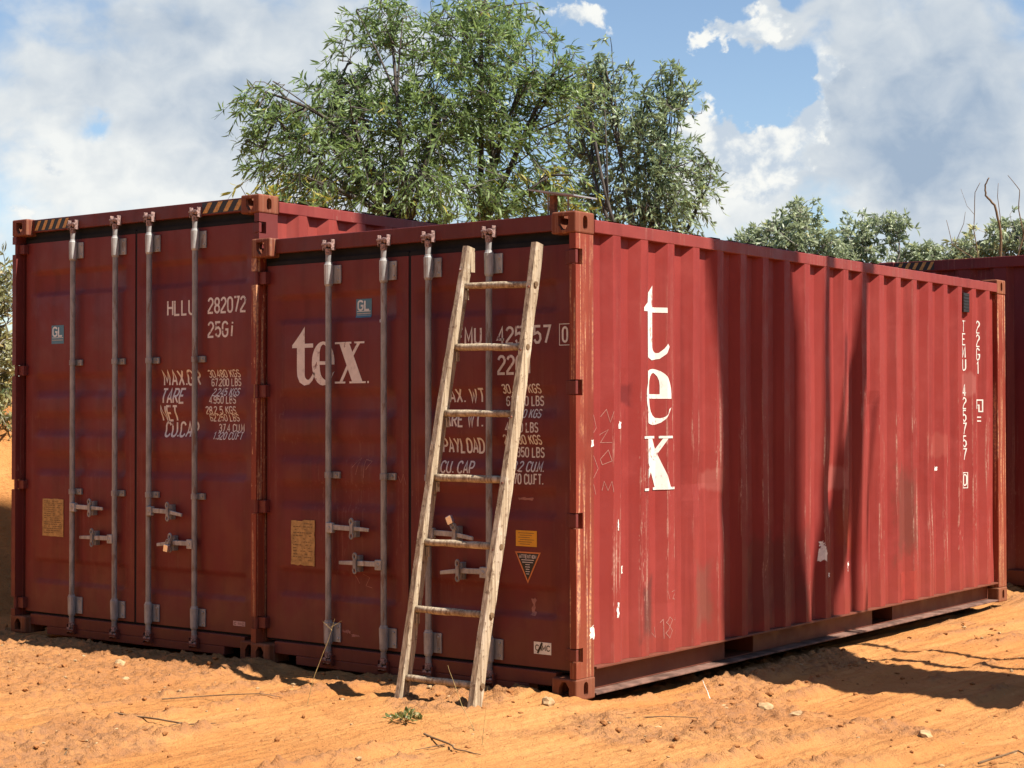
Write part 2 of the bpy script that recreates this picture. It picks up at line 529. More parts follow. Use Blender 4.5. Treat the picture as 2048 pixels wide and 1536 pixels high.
M['leaf_main'] = leaf_mat('acacia_leaves', (0.125, 0.205, 0.07), (0.28, 0.395, 0.15), (0.50, 0.44, 0.09), 0.55)
M['leaf_right'] = leaf_mat('grey_green_leaves', (0.17, 0.235, 0.13), (0.34, 0.42, 0.24), (0.38, 0.42, 0.16))
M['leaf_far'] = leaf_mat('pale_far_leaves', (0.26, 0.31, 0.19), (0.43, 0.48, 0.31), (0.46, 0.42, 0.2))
M['leaf_dry'] = leaf_mat('dry_scrub_leaves', (0.16, 0.175, 0.08), (0.42, 0.40, 0.20), (0.55, 0.45, 0.2))
M['leaf_weed'] = leaf_mat('weed_leaves', (0.13, 0.17, 0.06), (0.26, 0.28, 0.11), (0.50, 0.44, 0.22))


def earth_mat():
    mt, k, b = new_mat('orange_laterite_earth')
    o = k.new('ShaderNodeTexCoord').outputs['Object']
    big = k.noise(o, 0.55, 5, 0.55)
    mid = k.noise(o, 3.2, 6, 0.6)
    fine_ = k.noise(o, 22.0, 6, 0.65)
    grit = k.noise(o, 120.0, 4, 0.6)
    streak = k.noise(k.mapping(o, (9.0, 0.9, 1.0), rot=(0, 0, R(-4))), 1.0, 5, 0.6)
    cc = k.mix(k.ramp(big, 0.35, 0.65), (0.444, 0.186, 0.058), (0.513, 0.239, 0.083))
    cc = k.mix(k.math('MULTIPLY', k.ramp(mid, 0.50, 0.68), 0.55), cc, (0.353, 0.145, 0.048))
    cc = k.mix(k.math('MULTIPLY', k.ramp(streak, 0.5, 0.68), 0.4), cc, (0.584, 0.302, 0.115))
    cc = k.mix(k.math('MULTIPLY', k.ramp(fine_, 0.56, 0.68), 0.5), cc, (0.266, 0.109, 0.044))
    cc = k.mix(k.math('MULTIPLY', k.ramp(grit, 0.62, 0.7), 0.22), cc, (0.620, 0.397, 0.209))
    cc = k.mix(k.math('MULTIPLY', k.ramp(k.noise(o, 75.0, 3, 0.5), 0.66, 0.72), 0.5), cc, (0.142, 0.060, 0.029))
    # rough clods are darker and stonier than the wheel-packed earth
    rg = k.new('ShaderNodeAttribute', attribute_name='rough').outputs['Fac']
    cc = k.mix(k.math('MULTIPLY', rg, k.ramp(fine_, 0.35, 0.65, 0.3, 0.8)), cc, (0.292, 0.145, 0.074))
    sb = k.new('ShaderNodeAttribute', attribute_name='scrub').outputs['Fac']  # dark scrub colour for the added light-blocking hill and the distant ground
    cc = k.mix(k.ramp(k.math('ADD', sb, k.math('MULTIPLY', k.math('SUBTRACT', mid, 0.5), 0.5)), 0.12, 0.3), cc, k.mix(fine_, (0.025, 0.042, 0.014), (0.075, 0.085, 0.03)))
    k.put(b.inputs['Base Color'], cc)
    b.inputs['Roughness'].default_value = 0.95
    b.inputs['Specular IOR Level'].default_value = 0.1
    h = k.math('ADD', k.math('MULTIPLY', fine_, 1.0), k.math('MULTIPLY', grit, 0.5))
    h = k.math('ADD', h, k.math('MULTIPLY', k.noise(k.mapping(o, (1.0, 0.16, 1.0), rot=(0, 0, R(-3))), 34.0, 5, 0.6), 0.7))
    bump(k, b, h, 1.0, 0.022)
    return mt


M['earth'] = earth_mat()
M['stone'] = plain('pale_stone', (0.38, 0.25, 0.13), 0.9, 0, 0.3, 25, 0.2)
M['clod'] = plain('earth_clod', (0.29, 0.125, 0.045), 0.95, 0, 0.3, 25, 0.1)
M['twig'] = plain('dry_twig', (0.16, 0.10, 0.055), 0.9, 0, 0.3, 40, 0.2)
M['stalk'] = plain('dry_grass_stalk', (0.34, 0.24, 0.10), 0.9, 0, 0.3, 40, 0.2)


# ------------------------------------------------------------------ ground
def vnoise(x, y, seed):
    g = np.random.default_rng(seed).random((256, 256))
    xi, yi = np.floor(x).astype(int), np.floor(y).astype(int)
    fx, fy = x - xi, y - yi
    fx, fy = fx * fx * (3 - 2 * fx), fy * fy * (3 - 2 * fy)
    a, b_ = g[xi % 256, yi % 256], g[(xi + 1) % 256, yi % 256]
    c, d_ = g[xi % 256, (yi + 1) % 256], g[(xi + 1) % 256, (yi + 1) % 256]
    return (a * (1 - fx) + b_ * fx) * (1 - fy) + (c * (1 - fx) + d_ * fx) * fy - 0.5


def fbm(x, y, f, seed, octv=4, gain=0.5):
    t, a = 0, 1.0
    for i in range(octv):
        t = t + a * vnoise(x * f + 17 * i, y * f + 31 * i, seed + i)
        f *= 2.03
        a *= gain
    return t


def sstep(a, b_, x):
    t = np.clip((x - a) / (b_ - a), 0, 1)
    return t * t * (3 - 2 * t)


def ground_h(x, y):
    x, y = np.asarray(x, float), np.asarray(y, float)
    h = 0.014 * fbm(x, y, 0.35, 1, 2) * 2
    # mound the ladder stands on, lower strip beside the long wall
    h = h + 0.022 * np.exp(-((x + 0.55) / 0.75) ** 2 - ((y + 0.55) / 0.55) ** 2)
    side = sstep(-0.4, 0.25, x) * sstep(0.0, 1.0, y)
    h = h * (1 - 0.6 * side) - 0.075 * side
    h = h - 0.03 * sstep(-2.2, -3.2, x) * sstep(-1.4, 0.0, y)
    # earth drifted against the door sills
    berm = np.exp(-((y + 0.02 - 0.012 * x) / 0.13) ** 2) * sstep(-5.3, -4.9, x) * sstep(0.15, -0.25, x)
    h = h + berm * (0.012 + 0.05 * np.maximum(0, fbm(x, y, 1.7, 170, 3)))
    # keep under the containers low and flat
    under = sstep(-5.2, -4.8, x) * sstep(0.12, -0.08, x) * sstep(-0.05, 0.25, y) * sstep(6.5, 6.2, y)
    h = h * (1 - under) - 0.07 * under
    # wheel ruts run past the long wall and across the front, roughly along +y
    xc = x - 0.05 * y - 0.22 * fbm(x * 0, y, 0.33, 9, 2)
    rough = np.zeros_like(h)
    for c, w, dep in ((2.05, 0.16, 0.030), (1.55, 0.13, 0.022), (0.75, 0.15, 0.026), (0.25, 0.12, 0.018), (-0.62, 0.16, 0.024), (-1.15, 0.14, 0.022), (-2.0, 0.17, 0.018), (-2.6, 0.15, 0.016), (2.75, 0.2, 0.03)):
        q = (xc - c) / w
        dep = dep * 0.8
        h = h - dep * np.exp(-q ** 4)
        edge = np.exp(-((np.abs(q) - 1.35) / 0.38) ** 2)
        brk = sstep(-0.06, 0.20, fbm(x + c, y, 1.1, 21, 3))
        h = h + 0.7 * dep * edge * brk
        rough = np.maximum(rough, edge * brk)
    rough = np.maximum(rough, sstep(0.16, 0.34, fbm(x, y, 0.8, 40, 3)) * 0.95)
    rough = np.maximum(rough, sstep(-1.6, -2.6, x) * sstep(-2.4, -1.2, y) * sstep(0.35, 0.05, y) * 0.8)
    streak = fbm(xc * 14.0, y * 0.5, 1.5, 60, 4, 0.7)
    h = h + 0.013 * streak * (1 - 0.7 * rough)
    h = h + 0.005 * fbm(x, y, 5.0, 80, 3) + rough * 0.050 * np.abs(fbm(x, y, 11.0, 90, 4, 0.7))
    h = h + (0.004 + 0.012 * rough) * fbm(x, y, 22.0, 110, 2, 0.8)
    # earth bank left of the second container, and gently rising land far behind
    bx = x + 0.45 * fbm(x, y, 0.5, 130, 3) + 0.05 * y
    bankh = sstep(-5.75, -7.3, bx) * 1.5
    h = h + bankh + 0.12 * bankh * fbm(x, y, 2.2, 140, 4, 0.6) * 2
    h = h + sstep(14, 40, np.hypot(x, y)) * 0.9 * sstep(-6, 6, y - x * 0.5)
    # unseen hill added right of and behind the viewer to block low sky light
    dd = np.hypot(x + 1.0, y - 3.0)
    aw = sstep(-0.35, 0.35, (x * 0.75 - (y - 3) * 0.66) / (dd + 1e-6))
    shade_hill = sstep(13.0, 27.0, dd + 2.0 * fbm(x, y, 0.15, 150, 3)) * aw
    h = h + shade_hill * 8.5 + shade_hill * 1.2 * fbm(x, y, 0.5, 160, 4)
    return h, rough, np.maximum(shade_hill, sstep(16, 26, np.hypot(x, y)))


def spaced(a, b_, step, far):
    mid = list(np.arange(a, b_ + 1e-6, step))
    g, lo, hi = step, [], []
    x = b_
    while x < far:
        g *= 1.12
        x += g
        hi.append(x)
    g, x = step, a
    while x > -far:
        g *= 1.12
        x -= g
        lo.append(x)
    return np.array(lo[::-1] + mid + hi)


xs, ys = spaced(-5.3, 3.0, 0.014, 900), spaced(-3.1, 3.3, 0.014, 900)
X, Y = np.meshgrid(xs, ys, indexing='xy')
Z, RG, GR = ground_h(X, Y)
nx, ny = len(xs), len(ys)
V = np.stack([X, Y, Z], -1).reshape(-1, 3)
idx = np.arange(nx * ny).reshape(ny, nx)
F = np.stack([idx[:-1, :-1], idx[:-1, 1:], idx[1:, 1:], idx[1:, :-1]], -1).reshape(-1, 4)


def np_mesh(name, V, F, smooth=True, attrs=None):
    me = bpy.data.meshes.new(name)
    k = F.shape[1]
    me.vertices.add(len(V))
    me.vertices.foreach_set('co', np.ascontiguousarray(V, dtype=np.float32).ravel())
    me.loops.add(F.size)
    me.loops.foreach_set('vertex_index', np.ascontiguousarray(F, dtype=np.int32).ravel())
    me.polygons.add(len(F))
    me.polygons.foreach_set('loop_start', np.arange(0, F.size, k, dtype=np.int32))
    me.polygons.foreach_set('loop_total', np.full(len(F), k, dtype=np.int32))
    me.polygons.foreach_set('use_smooth', np.full(len(F), smooth))
    for an, av in (attrs or {}).items():
        a = me.attributes.new(an, 'FLOAT', 'POINT')
        a.data.foreach_set('value', np.ascontiguousarray(av, dtype=np.float32).ravel())
    me.update()
    me.validate()
    return me


ground = link('ground', np_mesh('ground', V, F, True, {'rough': RG, 'scrub': GR}), M['earth'])
ground['kind'] = 'structure'
ground['label'] = 'orange laterite earth with wheel ruts and clods'


def gz(x, y):
    return float(ground_h(np.array([x]), np.array([y]))[0][0])


# ------------------------------------------------------------------ stroke lettering
def arc(cx, cy, rx, ry, a0, a1, k=6):
    return [(cx + rx * math.cos(R(a0 + (a1 - a0) * i / k)), cy + ry * math.sin(R(a0 + (a1 - a0) * i / k))) for i in range(k + 1)]


A_ = arc
G = {  # condensed stencil-like capitals on a 1 x 2 cell
    '0': [A_(.5, 1.5, .5, .5, 0, 180) + A_(.5, .5, .5, .5, 180, 360) + [(1, 1.5)]],
    '1': [[(.15, 1.6), (.55, 2), (.55, 0)]],
    '2': [A_(.5, 1.5, .5, .5, 170, -30) + [(0, .25), (0, 0), (1, 0)]],
    '3': [A_(.5, 1.5, .5, .5, 160, -80) + [(.4, 1.02)], A_(.5, .53, .5, .53, 80, -160)],
    '4': [[(.75, 0), (.75, 2), (0, .55), (1.02, .55)]],
    '5': [[(.95, 2), (.08, 2), (.05, 1.1)] + A_(.5, .65, .5, .65, 130, -160)],
    '6': [A_(.5, 1.5, .5, .5, 20, 180) + A_(.5, .55, .5, .55, 180, 540, 12)],
    '7': [[(0, 2), (1, 2), (.35, 0)]],
    '8': [A_(.5, 1.5, .45, .48, -90, 270, 12), A_(.5, .52, .5, .52, 90, 450, 12)],
    '9': [A_(.5, .5, .5, .5, 200, 360) + A_(.5, 1.45, .5, .55, 0, 360, 12)],
    'A': [[(0, 0), (.5, 2), (1, 0)], [(.18, .6), (.82, .6)]],
    'B': [[(0, 0), (0, 2), (.5, 2)] + A_(.5, 1.53, .42, .47, 90, -90) + [(.1, 1.06)], [(.1, 1.04)] + A_(.5, .52, .5, .52, 90, -90) + [(0, 0)]],
    'C': [A_(.5, 1.5, .5, .5, 10, 180) + A_(.5, .5, .5, .5, 180, 350)],
    'D': [[(0, 0), (0, 2), (.4, 2)] + A_(.45, 1.45, .55, .55, 90, 0) + A_(.45, .55, .55, .55, 0, -90) + [(0, 0)]],
    'E': [[(.95, 2), (0, 2), (0, 0), (.95, 0)], [(0, 1.03), (.8, 1.03)]],
    'F': [[(.95, 2), (0, 2), (0, 0)], [(0, 1.03), (.8, 1.03)]],
    'G': [A_(.5, 1.5, .5, .5, 15, 180) + A_(.5, .5, .5, .5, 180, 360) + [(1, .95), (.55, .95)]],
    'H': [[(0, 0), (0, 2)], [(1, 0), (1, 2)], [(0, 1.03), (1, 1.03)]],
    'I': [[(.5, 0), (.5, 2)]],
    'i': [[(.35, 0), (.5, 1.45)], [(.55, 1.72), (.57, 1.95)]],
    'K': [[(0, 0), (0, 2)], [(1, 2), (.05, .9)], [(.35, 1.2), (1, 0)]],
    'L': [[(0, 2), (0, 0), (.9, 0)]],
    'M': [[(0, 0), (0, 2), (.55, .5), (1.1, 2), (1.1, 0)]],
    'N': [[(0, 0), (0, 2), (1, 0), (1, 2)]],
    'O': [A_(.5, 1.5, .5, .5, 0, 180) + A_(.5, .5, .5, .5, 180, 360) + [(1, 1.5)]],
    'P': [[(0, 0), (0, 2), (.5, 2)] + A_(.5, 1.45, .5, .55, 90, -90) + [(0, .9)]],
    'R': [[(0, 0), (0, 2), (.5, 2)] + A_(.5, 1.48, .5, .52, 90, -90) + [(0, .96)], [(.45, .96), (1, 0)]],
    'S': [A_(.5, 1.5, .48, .5, 20, 250) + A_(.5, .5, .5, .52, 70, -160)],
    'T': [[(0, 2), (1, 2)], [(.5, 1.95), (.5, 0)]],
    'U': [[(0, 2)] + A_(.5, .5, .5, .5, 180, 360) + [(1, 2)]],
    'W': [[(0, 2), (.3, 0), (.6, 1.5), (.9, 0), (1.2, 2)]],
    'X': [[(0, 0), (1, 2)], [(0, 2), (1, 0)]],
    'Y': [[(0, 2), (.5, 1), (1, 2)], [(.5, 1), (.5, 0)]],
    '.': [[(.1, 0), (.1, .22)]],
    '-': [[(.1, 1), (.9, 1)]],
    '/': [[(0, -.1), (.6, 2.1)]],
}
ADV = {'.': .45, ' ': .85, 'I': .9, 'M': 1.62, 'W': 1.72, '1': 1.25, 'i': 1.1, '/': .75}


def ribbon(pts, th):
    """flat band along a polyline: list of quads in (u, v)"""
    clean = [pts[0]]
    for q in pts[1:]:
        if math.hypot(q[0] - clean[-1][0], q[1] - clean[-1][1]) > 1e-6:
            clean.append(q)
    pts = clean
    L_, R_ = [], []
    closed = math.hypot(pts[0][0] - pts[-1][0], pts[0][1] - pts[-1][1]) < 1e-4
    k = len(pts)
    for i in range(k):
        a = pts[i - 1] if i > 0 else (pts[-2] if closed else None)
        c = pts[i + 1] if i < k - 1 else (pts[1] if closed else None)
        b_ = pts[i]
        ns = []
        for s_, e_ in ((a, b_), (b_, c)):
            if s_ is None or e_ is None:
                continue
            dx, dy = e_[0] - s_[0], e_[1] - s_[1]
            l_ = math.hypot(dx, dy) or 1
            ns.append((-dy / l_, dx / l_))
        nx_, ny_ = sum(q[0] for q in ns), sum(q[1] for q in ns)
        l_ = math.hypot(nx_, ny_) or 1
        nx_, ny_ = nx_ / l_, ny_ / l_
        dot = max(0.55, nx_ * ns[0][0] + ny_ * ns[0][1])
        o = th / 2 / dot
        L_.append((b_[0] + nx_ * o, b_[1] + ny_ * o))
        R_.append((b_[0] - nx_ * o, b_[1] - ny_ * o))
    return [(L_[i], R_[i], R_[i + 1], L_[i + 1]) for i in range(k - 1)]


def text_width(s):
    return sum(ADV.get(c, 1.42) for c in s) - 0.42


def text_polys(s, u0, v0, w, h, th):
    """(layer, quad) list; text fills w by h"""
    sx, sy = w / text_width(s), h / 2.0
    out, x = [], 0.0
    for c in s:
        if c in G:
            for li, st in enumerate(G[c]):
                for q in ribbon([(u0 + (x + a) * sx, v0 + b_ * sy) for a, b_ in st], th):
                    out.append((li, q))
        x += ADV.get(c, 1.42)
    return out


def lay(name, polys, surf, folds_u, folds_v, mat, parent, off=0.0015, step=0.0004, jag=0.0):
    """lay flat (layer, polygon) shapes on a folded sheet; surf(u, v, offset) -> point"""
    bm = bmesh.new()
    lay_ = bm.verts.layers.float.new('lay')
    for li, poly in polys:
        vs = []
        for (u, v) in poly:
            w = bm.verts.new((u, v, 0))
            w[lay_] = li
            vs.append(w)
        try:
            bm.faces.new(vs)
        except ValueError:
            pass
    us = [q.co.x for q in bm.verts]
    vs = [q.co.y for q in bm.verts]
    for f in folds_u:
        if min(us) < f < max(us):
            bmesh.ops.bisect_plane(bm, geom=bm.verts[:] + bm.edges[:] + bm.faces[:], plane_co=(f, 0, 0), plane_no=(1, 0, 0))
    for f in folds_v:
        if min(vs) < f < max(vs):
            bmesh.ops.bisect_plane(bm, geom=bm.verts[:] + bm.edges[:] + bm.faces[:], plane_co=(0, f, 0), plane_no=(0, 1, 0))
    for q in bm.verts:
        q.co = surf(q.co.x, q.co.y, off + step * q[lay_])
    bmesh.ops.recalc_face_normals(bm, faces=bm.faces)
    me = bpy.data.meshes.new(name)
    bm.to_mesh(me)
    bm.free()
    return link(name, me, mat, parent)


def logo_glyph(c):
    """bold serif t, e, x in a unit cell: list of (outer loop, [holes])"""
    if c == 't':
        return [([(.60, 1.42), (.60, 1.0), (1.0, 1.0), (1.0, .90), (.60, .90), (.60, .26)] + A_(.76, .24, .16, .13, 180, 285, 6) + [(.93, .20), (1.02, .30), (1.08, .24), (.98, .10), (.82, 0), (.58, -.03), (.36, .05), (.25, .2), (.23, .36), (.23, .90), (.0, .90), (.0, .97), (.22, 1.12), (.42, 1.27)], [])]
    if c == 'e':
        return [([(1.0, .53)] + A_(.5, .52, .5, .48, 4, 180, 14) + A_(.5, .5, .5, .52, 184, 322, 10) + [(1.0, .30), (.92, .27)] + A_(.66, .36, .30, .26, -42, -170, 6) + [(.34, .46), (1.0, .46)],
                 [[(.34, .54), (.68, .54)] + A_(.51, .70, .17, .23, 0, 180, 8)])]
    out = []
    out.append(([(.13, 1), (.47, 1), (.95, 0), (.60, 0)], []))
    out.append(([(.78, 1), (.88, 1), (.585, .60), (.535, .68)], []))
    out.append(([(.44, .50), (.49, .42), (.23, 0), (.13, 0)], []))
    for a, b_, v in ((0, .56, .955), (.66, 1.0, .955), (0, .36, 0), (.50, 1.05, 0)):
        out.append(([(a, v), (b_, v), (b_, v + .045), (a, v + .045)], []))
    return out


def logo_polys(c, u0, v0, w, h):
    out = []
    for li, (loop, holes) in enumerate(logo_glyph(c)):
        loops = [[(u0 + a * w, v0 + b_ * h) for a, b_ in lp] for lp in [loop] + holes]
        flat = [q for lp in loops for q in lp]
        for t in tessellate_polygon([[Vector((a, b_, 0)) for a, b_ in lp] for lp in loops]):
            out.append((li, [flat[i] for i in t]))
    return out


# ------------------------------------------------------------------ shipping containers
W, LEN = 2.438, 6.058
DEPTH = 0.042


def side_profile(start, end):
    """fold positions along the wall and how far in the sheet lies there"""
    pr = [(start, 1.0)]
    k = 0
    while OUT0 + k * PITCH < end - 0.1:
        e = OUT0 + k * PITCH
        pr += [(e - 0.140, 1.0), (e - 0.071, 0.0), (e, 0.0), (e + 0.069, 1.0)]
        k += 1
    pr.append((end, 1.0))
    return [(a, b_ * DEPTH) for a, b_ in pr]


def interp(pr, t):
    for (a, p_), (b_, q_) in zip(pr, pr[1:]):
        if a <= t <= b_:
            return p_ + (q_ - p_) * (t - a) / (b_ - a)
    return pr[0][1] if t < pr[0][0] else pr[-1][1]


def make_casting():
    sx, sy, sz = 0.162, 0.178, 0.118
    mb = MB().box(-sx, 0, 0, sy, -sz, 0)
    me = mb.mesh('corner_casting')
    ob = bpy.data.objects.new('tmp_casting', me)
    col.objects.link(ob)
    bv = ob.modifiers.new('b', 'BEVEL')
    bv.width, bv.segments = 0.011, 3
    cutters = []

    def cut(mb_):
        c = bpy.data.objects.new('tmp_cut', mb_.mesh('tmp_cut'))
        col.objects.link(c)
        cutters.append(c)
        bo = ob.modifiers.new('c', 'BOOLEAN')
        bo.operation, bo.object, bo.solver = 'DIFFERENCE', c, 'EXACT'

    cut(MB().box(-sx + .028, -.028, .028, sy - .028, -sz + .028, -.03))
    # front opening: arched slot with flat foot, side opening: upright oval, top: long oval
    sh = [(-.031, -.036), (.031, -.036)] + A_(0, .008, .031, .030, 0, 180, 8)
    sh = [(-.033, -.010), (-.012, -.040), (.012, -.040), (.033, -.010), (.033, .036), (-.033, .036)]
    cut(MB().prism(sh, (-sx * .5, -.02, -sz * .5), (1, 0, 0), (0, 0, 1), (0, .07, 0)))
    ov = A_(0, .018, .021, .021, 0, 180, 6) + A_(0, -.018, .021, .021, 180, 360, 6)
    cut(MB().prism(ov, (-.05, .089, -sz * .5), (0, 1, 0), (0, 0, 1), (.07, 0, 0)))
    tp = A_(0, .03, .03, .03, 0, 180, 6) + A_(0, -.03, .03, .03, 180, 360, 6)
    cut(MB().prism(tp, (-sx * .5, .089, -.05), (1, 0, 0), (0, 1, 0), (0, 0, .07)))
    dg = bpy.context.evaluated_depsgraph_get()
    dg.update()
    res = bpy.data.meshes.new_from_object(ob.evaluated_get(dg))
    for c in cutters + [ob]:
        bpy.data.objects.remove(c)
    res.name = 'corner_casting'
    return res


CAST = make_casting()


def casting(parent, x, y, z, fx, fy, fz, mat):
    me = CAST.copy()
    me.transform(Matrix.Diagonal((fx, fy, fz, 1)))
    if fx * fy * fz < 0:
        me.flip_normals()
    me.transform(Matrix.Translation((x, y, z)))
    me.materials.clear()
    return link('corner_casting', me, mat, parent)


BARS = (-1.815, -1.378, -1.042, -0.607)


ROWS = [0.25 + 0.095 * i for i in range(26)]
KNOCKS = [(1.27, 1.12, .11, .10, .016), (1.55, .98, .10, .16, .014), (2.95, 1.02, .13, .22, .018), (3.25, .55, .12, .3, .012), (3.62, 1.55, .07, .07, .014), (.50, 1.62, .06, .06, .013), (4.5, .9, .14, .25, .014), (2.1, .45, .18, .2, .012), (5.3, .6, .12, .2, .010), (0.9, .42, .1, .12, .010)]


def dent(t, z):
    """how far service has pushed the sheet in at this spot"""
    e = min(1.0, max(0.0, (z - .2) / .3)) * min(1.0, max(0.0, (2.45 - z) / .3))
    v = .0035 * (math.sin(2.1 * t + 1.3) * math.sin(2.6 * z + .4) + .6 * math.sin(5.3 * t + 2.0 * z)) + .0035
    for a, b_, ra, rb, dp in KNOCKS:
        q = ((t - a) / ra) ** 2 + ((z - b_) / rb) ** 2
        if q < 6:
            v += dp * math.exp(-q)
    return v * e


def sheet(name, prof, place, z0, z1, mat, parent, thick=0.003):
    mb = MB()
    zs = [z0] + [z for z in ROWS if z0 + .02 < z < z1 - .02] + [z1]
    kz = len(zs)
    for th in (0.0, thick):
        vs, fs = [], []
        for t, dp in prof:
            vs += [place(t, dp + dent(t, z) + th, z) for z in zs]
        for i in range(len(prof) - 1):
            for j in range(kz - 1):
                fs.append((kz * i + j, kz * i + kz + j, kz * i + kz + j + 1, kz * i + j + 1))
        mb.add(vs, fs)
    return mb.obj(name, mat, parent)


def container(root, H, mats, doors=True, recess=(), hinge_z=(), guides=(), handle_z=(0.845, 0.645), fork=True):
    side, frame, post, rail, low, cast = mats
    prof = side_profile(0.172, LEN - 0.172)
    zt = H - 0.104                      # underside of top rail
    # long walls
    sheet('side_wall', prof, lambda t, dp, z: (-0.002 - dp, t, z), 0.166, zt + 0.012, side, root)
    sheet('side_wall', prof, lambda t, dp, z: (-W + 0.002 + dp, t, z), 0.166, zt + 0.012, side, root)
    for sx, x0, x1 in ((1, -0.062, 0.0), (-1, -W, -W + 0.062)):
        MB().box(x0, x1, 0.179, LEN - 0.179, zt, H - 0.034).obj('top_rail', rail, root, bevel=0.004)
        mb = MB()
        xo = 0.0 if sx > 0 else -W
        pk = ((1.69, 2.04), (3.74, 4.07))
        segs = [(0.19, pk[0][0]), (pk[0][1], pk[1][0]), (pk[1][1], LEN - 0.19)]
        lo = lambda a, b_: (min(a, b_), max(a, b_))
        for a, b_ in segs:
            x = lo(xo - sx * 0.094, xo - sx * 0.088)
            mb.box(*x, a, b_, 0.026, 0.152)
        x = lo(xo - sx * 0.096, xo)
        mb.box(*x, 0.19, LEN - 0.19, 0.153, 0.165)
        rl_ = mb.obj('bottom_rail', low, root, bevel=0.002)
        x = lo(xo - sx * 0.096, xo - sx * 0.002)
        MB().box(*x, 0.19, LEN - 0.19, 0.014, 0.025).obj('flange', M['dusty'], rl_, bevel=0.002)
        for a, b_ in pk:
            mb = MB()
            for z0, z1 in ((0.0255, 0.031), (0.146, 0.1525)):
                x = lo(xo - sx * 0.60, xo - sx * 0.086)
                mb.box(*x, a + .001, b_ - .001, z0, z1)
            for y0, y1 in ((a - .005, a + .0005), (b_ - .0005, b_ + .005)):
                x = lo(xo - sx * 0.60, xo - sx * 0.095)
                mb.box(*x, y0, y1, 0.026, 0.152)
            x = lo(xo - sx * 0.606, xo - sx * 0.601)
            mb.box(*x, a, b_, 0.026, 0.152)
            mb.obj('fork_pocket', low, root)
    # roof with shallow cross waves, and floor
    rp = []
    y = 0.18
    while y < LEN - 0.19:
        rp += [(y, 0.0), (y + 0.10, 0.0), (y + 0.12, 0.02), (y + 0.20, 0.02)]
        y += 0.22
    rp.append((LEN - 0.18, 0.0))
    mb = MB()
    vs, fs = [], []
    for t, dp in rp:
        vs += [(-W + 0.06, t, H - 0.016 - dp), (-0.06, t, H - 0.016 - dp)]
    for i in range(len(rp) - 1):
        fs.append((2 * i, 2 * i + 1, 2 * i + 3, 2 * i + 2))
    mb.add(vs, fs)
    mb.box(-W + 0.163, -0.163, 0.121, 0.182, H - 0.05, H - 0.014)
    mb.box(-W + 0.163, -0.163, LEN - 0.182, LEN - 0.1, H - 0.05, H - 0.014)
    mb.obj('roof', low, root)
    MB().box(-W + 0.1, -0.1, 0.14, LEN - 0.14, 0.153, 0.18).obj('floor', low, root)
    # castings and posts
    for x, fx in ((0, 1), (-W, -1)):
        for y, fy in ((0, 1), (LEN, -1)):
            for z, fz in ((H, 1), (0, -1)):
                casting(root, x, y, z, fx, fy, fz, cast)
    z0, z1 = 0.1185, H - 0.1185
    for fx, xo in ((1, 0.0), (-1, -W)):
        X = lambda a, b_: (min(xo - fx * a, xo - fx * b_), max(xo - fx * a, xo - fx * b_))
        mb = MB()
        if doors:
            mb.box(*X(0.003, 0.050), 0.066, 0.168, z0, z1)
            zz = z0
            for (h0, h1) in sorted(hinge_z):
                mb.box(*X(0.0026, 0.044), 0.004, 0.072, zz, h0 - 0.004)
                zz = h1 + 0.004
            mb.box(*X(0.0026, 0.044), 0.004, 0.072, zz, z1)
        else:
            mb.box(*X(0.003, 0.10), 0.004, 0.168, z0, z1)
        mb.obj('corner_post', post, root)
        MB().box(*X(0.003, 0.09), LEN - 0.168, LEN - 0.004, z0, z1).obj('corner_post', post, root, bevel=0.006)
    # closed rear end (and front end when there are no doors)
    ends = [1] + ([] if doors else [0])
    for e in ends:
        Y = (lambda v: LEN - v) if e else (lambda v: v)
        pr = [(-W + 0.085, 0.0)]
        x = -W + 0.22
        while x < -0.3:
            pr += [(x, 0.0), (x + 0.055, 0.04), (x + 0.165, 0.04), (x + 0.22, 0.0)]
            x += 0.33
        pr.append((-0.085, 0.0))
        sheet('end_wall', pr, lambda t, dp, z: (t, Y(0.02 + dp), z), 0.13, H - 0.10, side, root)
        y = (LEN - 0.10, LEN - 0.006) if e else (0.006, 0.10)
        MB().box(-W + 0.163, -0.163, *y, H - 0.10, H - 0.006).obj('end_header', frame, root, bevel=0.004)
        MB().box(-W + 0.163, -0.163, *y, 0.01, 0.14).obj('end_sill', low, root, bevel=0.004)
    if not doors:
        return {}
    # door end: header, sill
    zd = H - 0.168                      # top of the door leaves
    mb = MB().box(-W + 0.163, -0.163, 0.050, 0.120, H - 0.094, H - 0.006)
    hd = mb.obj('header', frame, root, bevel=0.004)
    mb = MB().box(-W + 0.046, -0.046, 0.085, 0.125, H - 0.19, H - 0.0945)
    mb.obj('header_rebate', M['rubber'], root)
    mb = MB().box(-W + 0.163, -0.163, 0.045, 0.125, 0.062, 0.136)
    mb.box(-W + 0.345, -0.345, 0.045, 0.125, 0.008, 0.0615)
    sill = mb.obj('door_sill', frame, root, bevel=0.004)
    out = {'doors': []}
    yd = 0.070
    for di, (xa, xb) in enumerate(((-W + 0.074, -1.222), (-1.202, -0.064))):
        hx = xa if di == 0 else xb       # hinge edge
        px0, px1 = xa + (0.105 if di == 0 else 0.085), xb - (0.085 if di == 0 else 0.105)
        zb = 0.150
        cu = [(xa, 0), (px0, 0), (px0 + 0.035, 1), (px1 - 0.035, 1), (px1, 0), (xb, 0)]
        cv = [(zb, 0)]
        for c in sorted(recess):
            hf, sl = (0.03, 0.07) if 0.9 < c < H - 0.7 else (0.05, 0.05)
            for t in range(6):
                q = t / 5
                cv.append((c - hf - sl + sl * q, q * q * (3 - 2 * q)))
            for t in range(6):
                q = t / 5
                cv.append((c + hf + sl * q, 1 - q * q * (3 - 2 * q)))
        cv.append((zd, 0))
        DD = 0.025

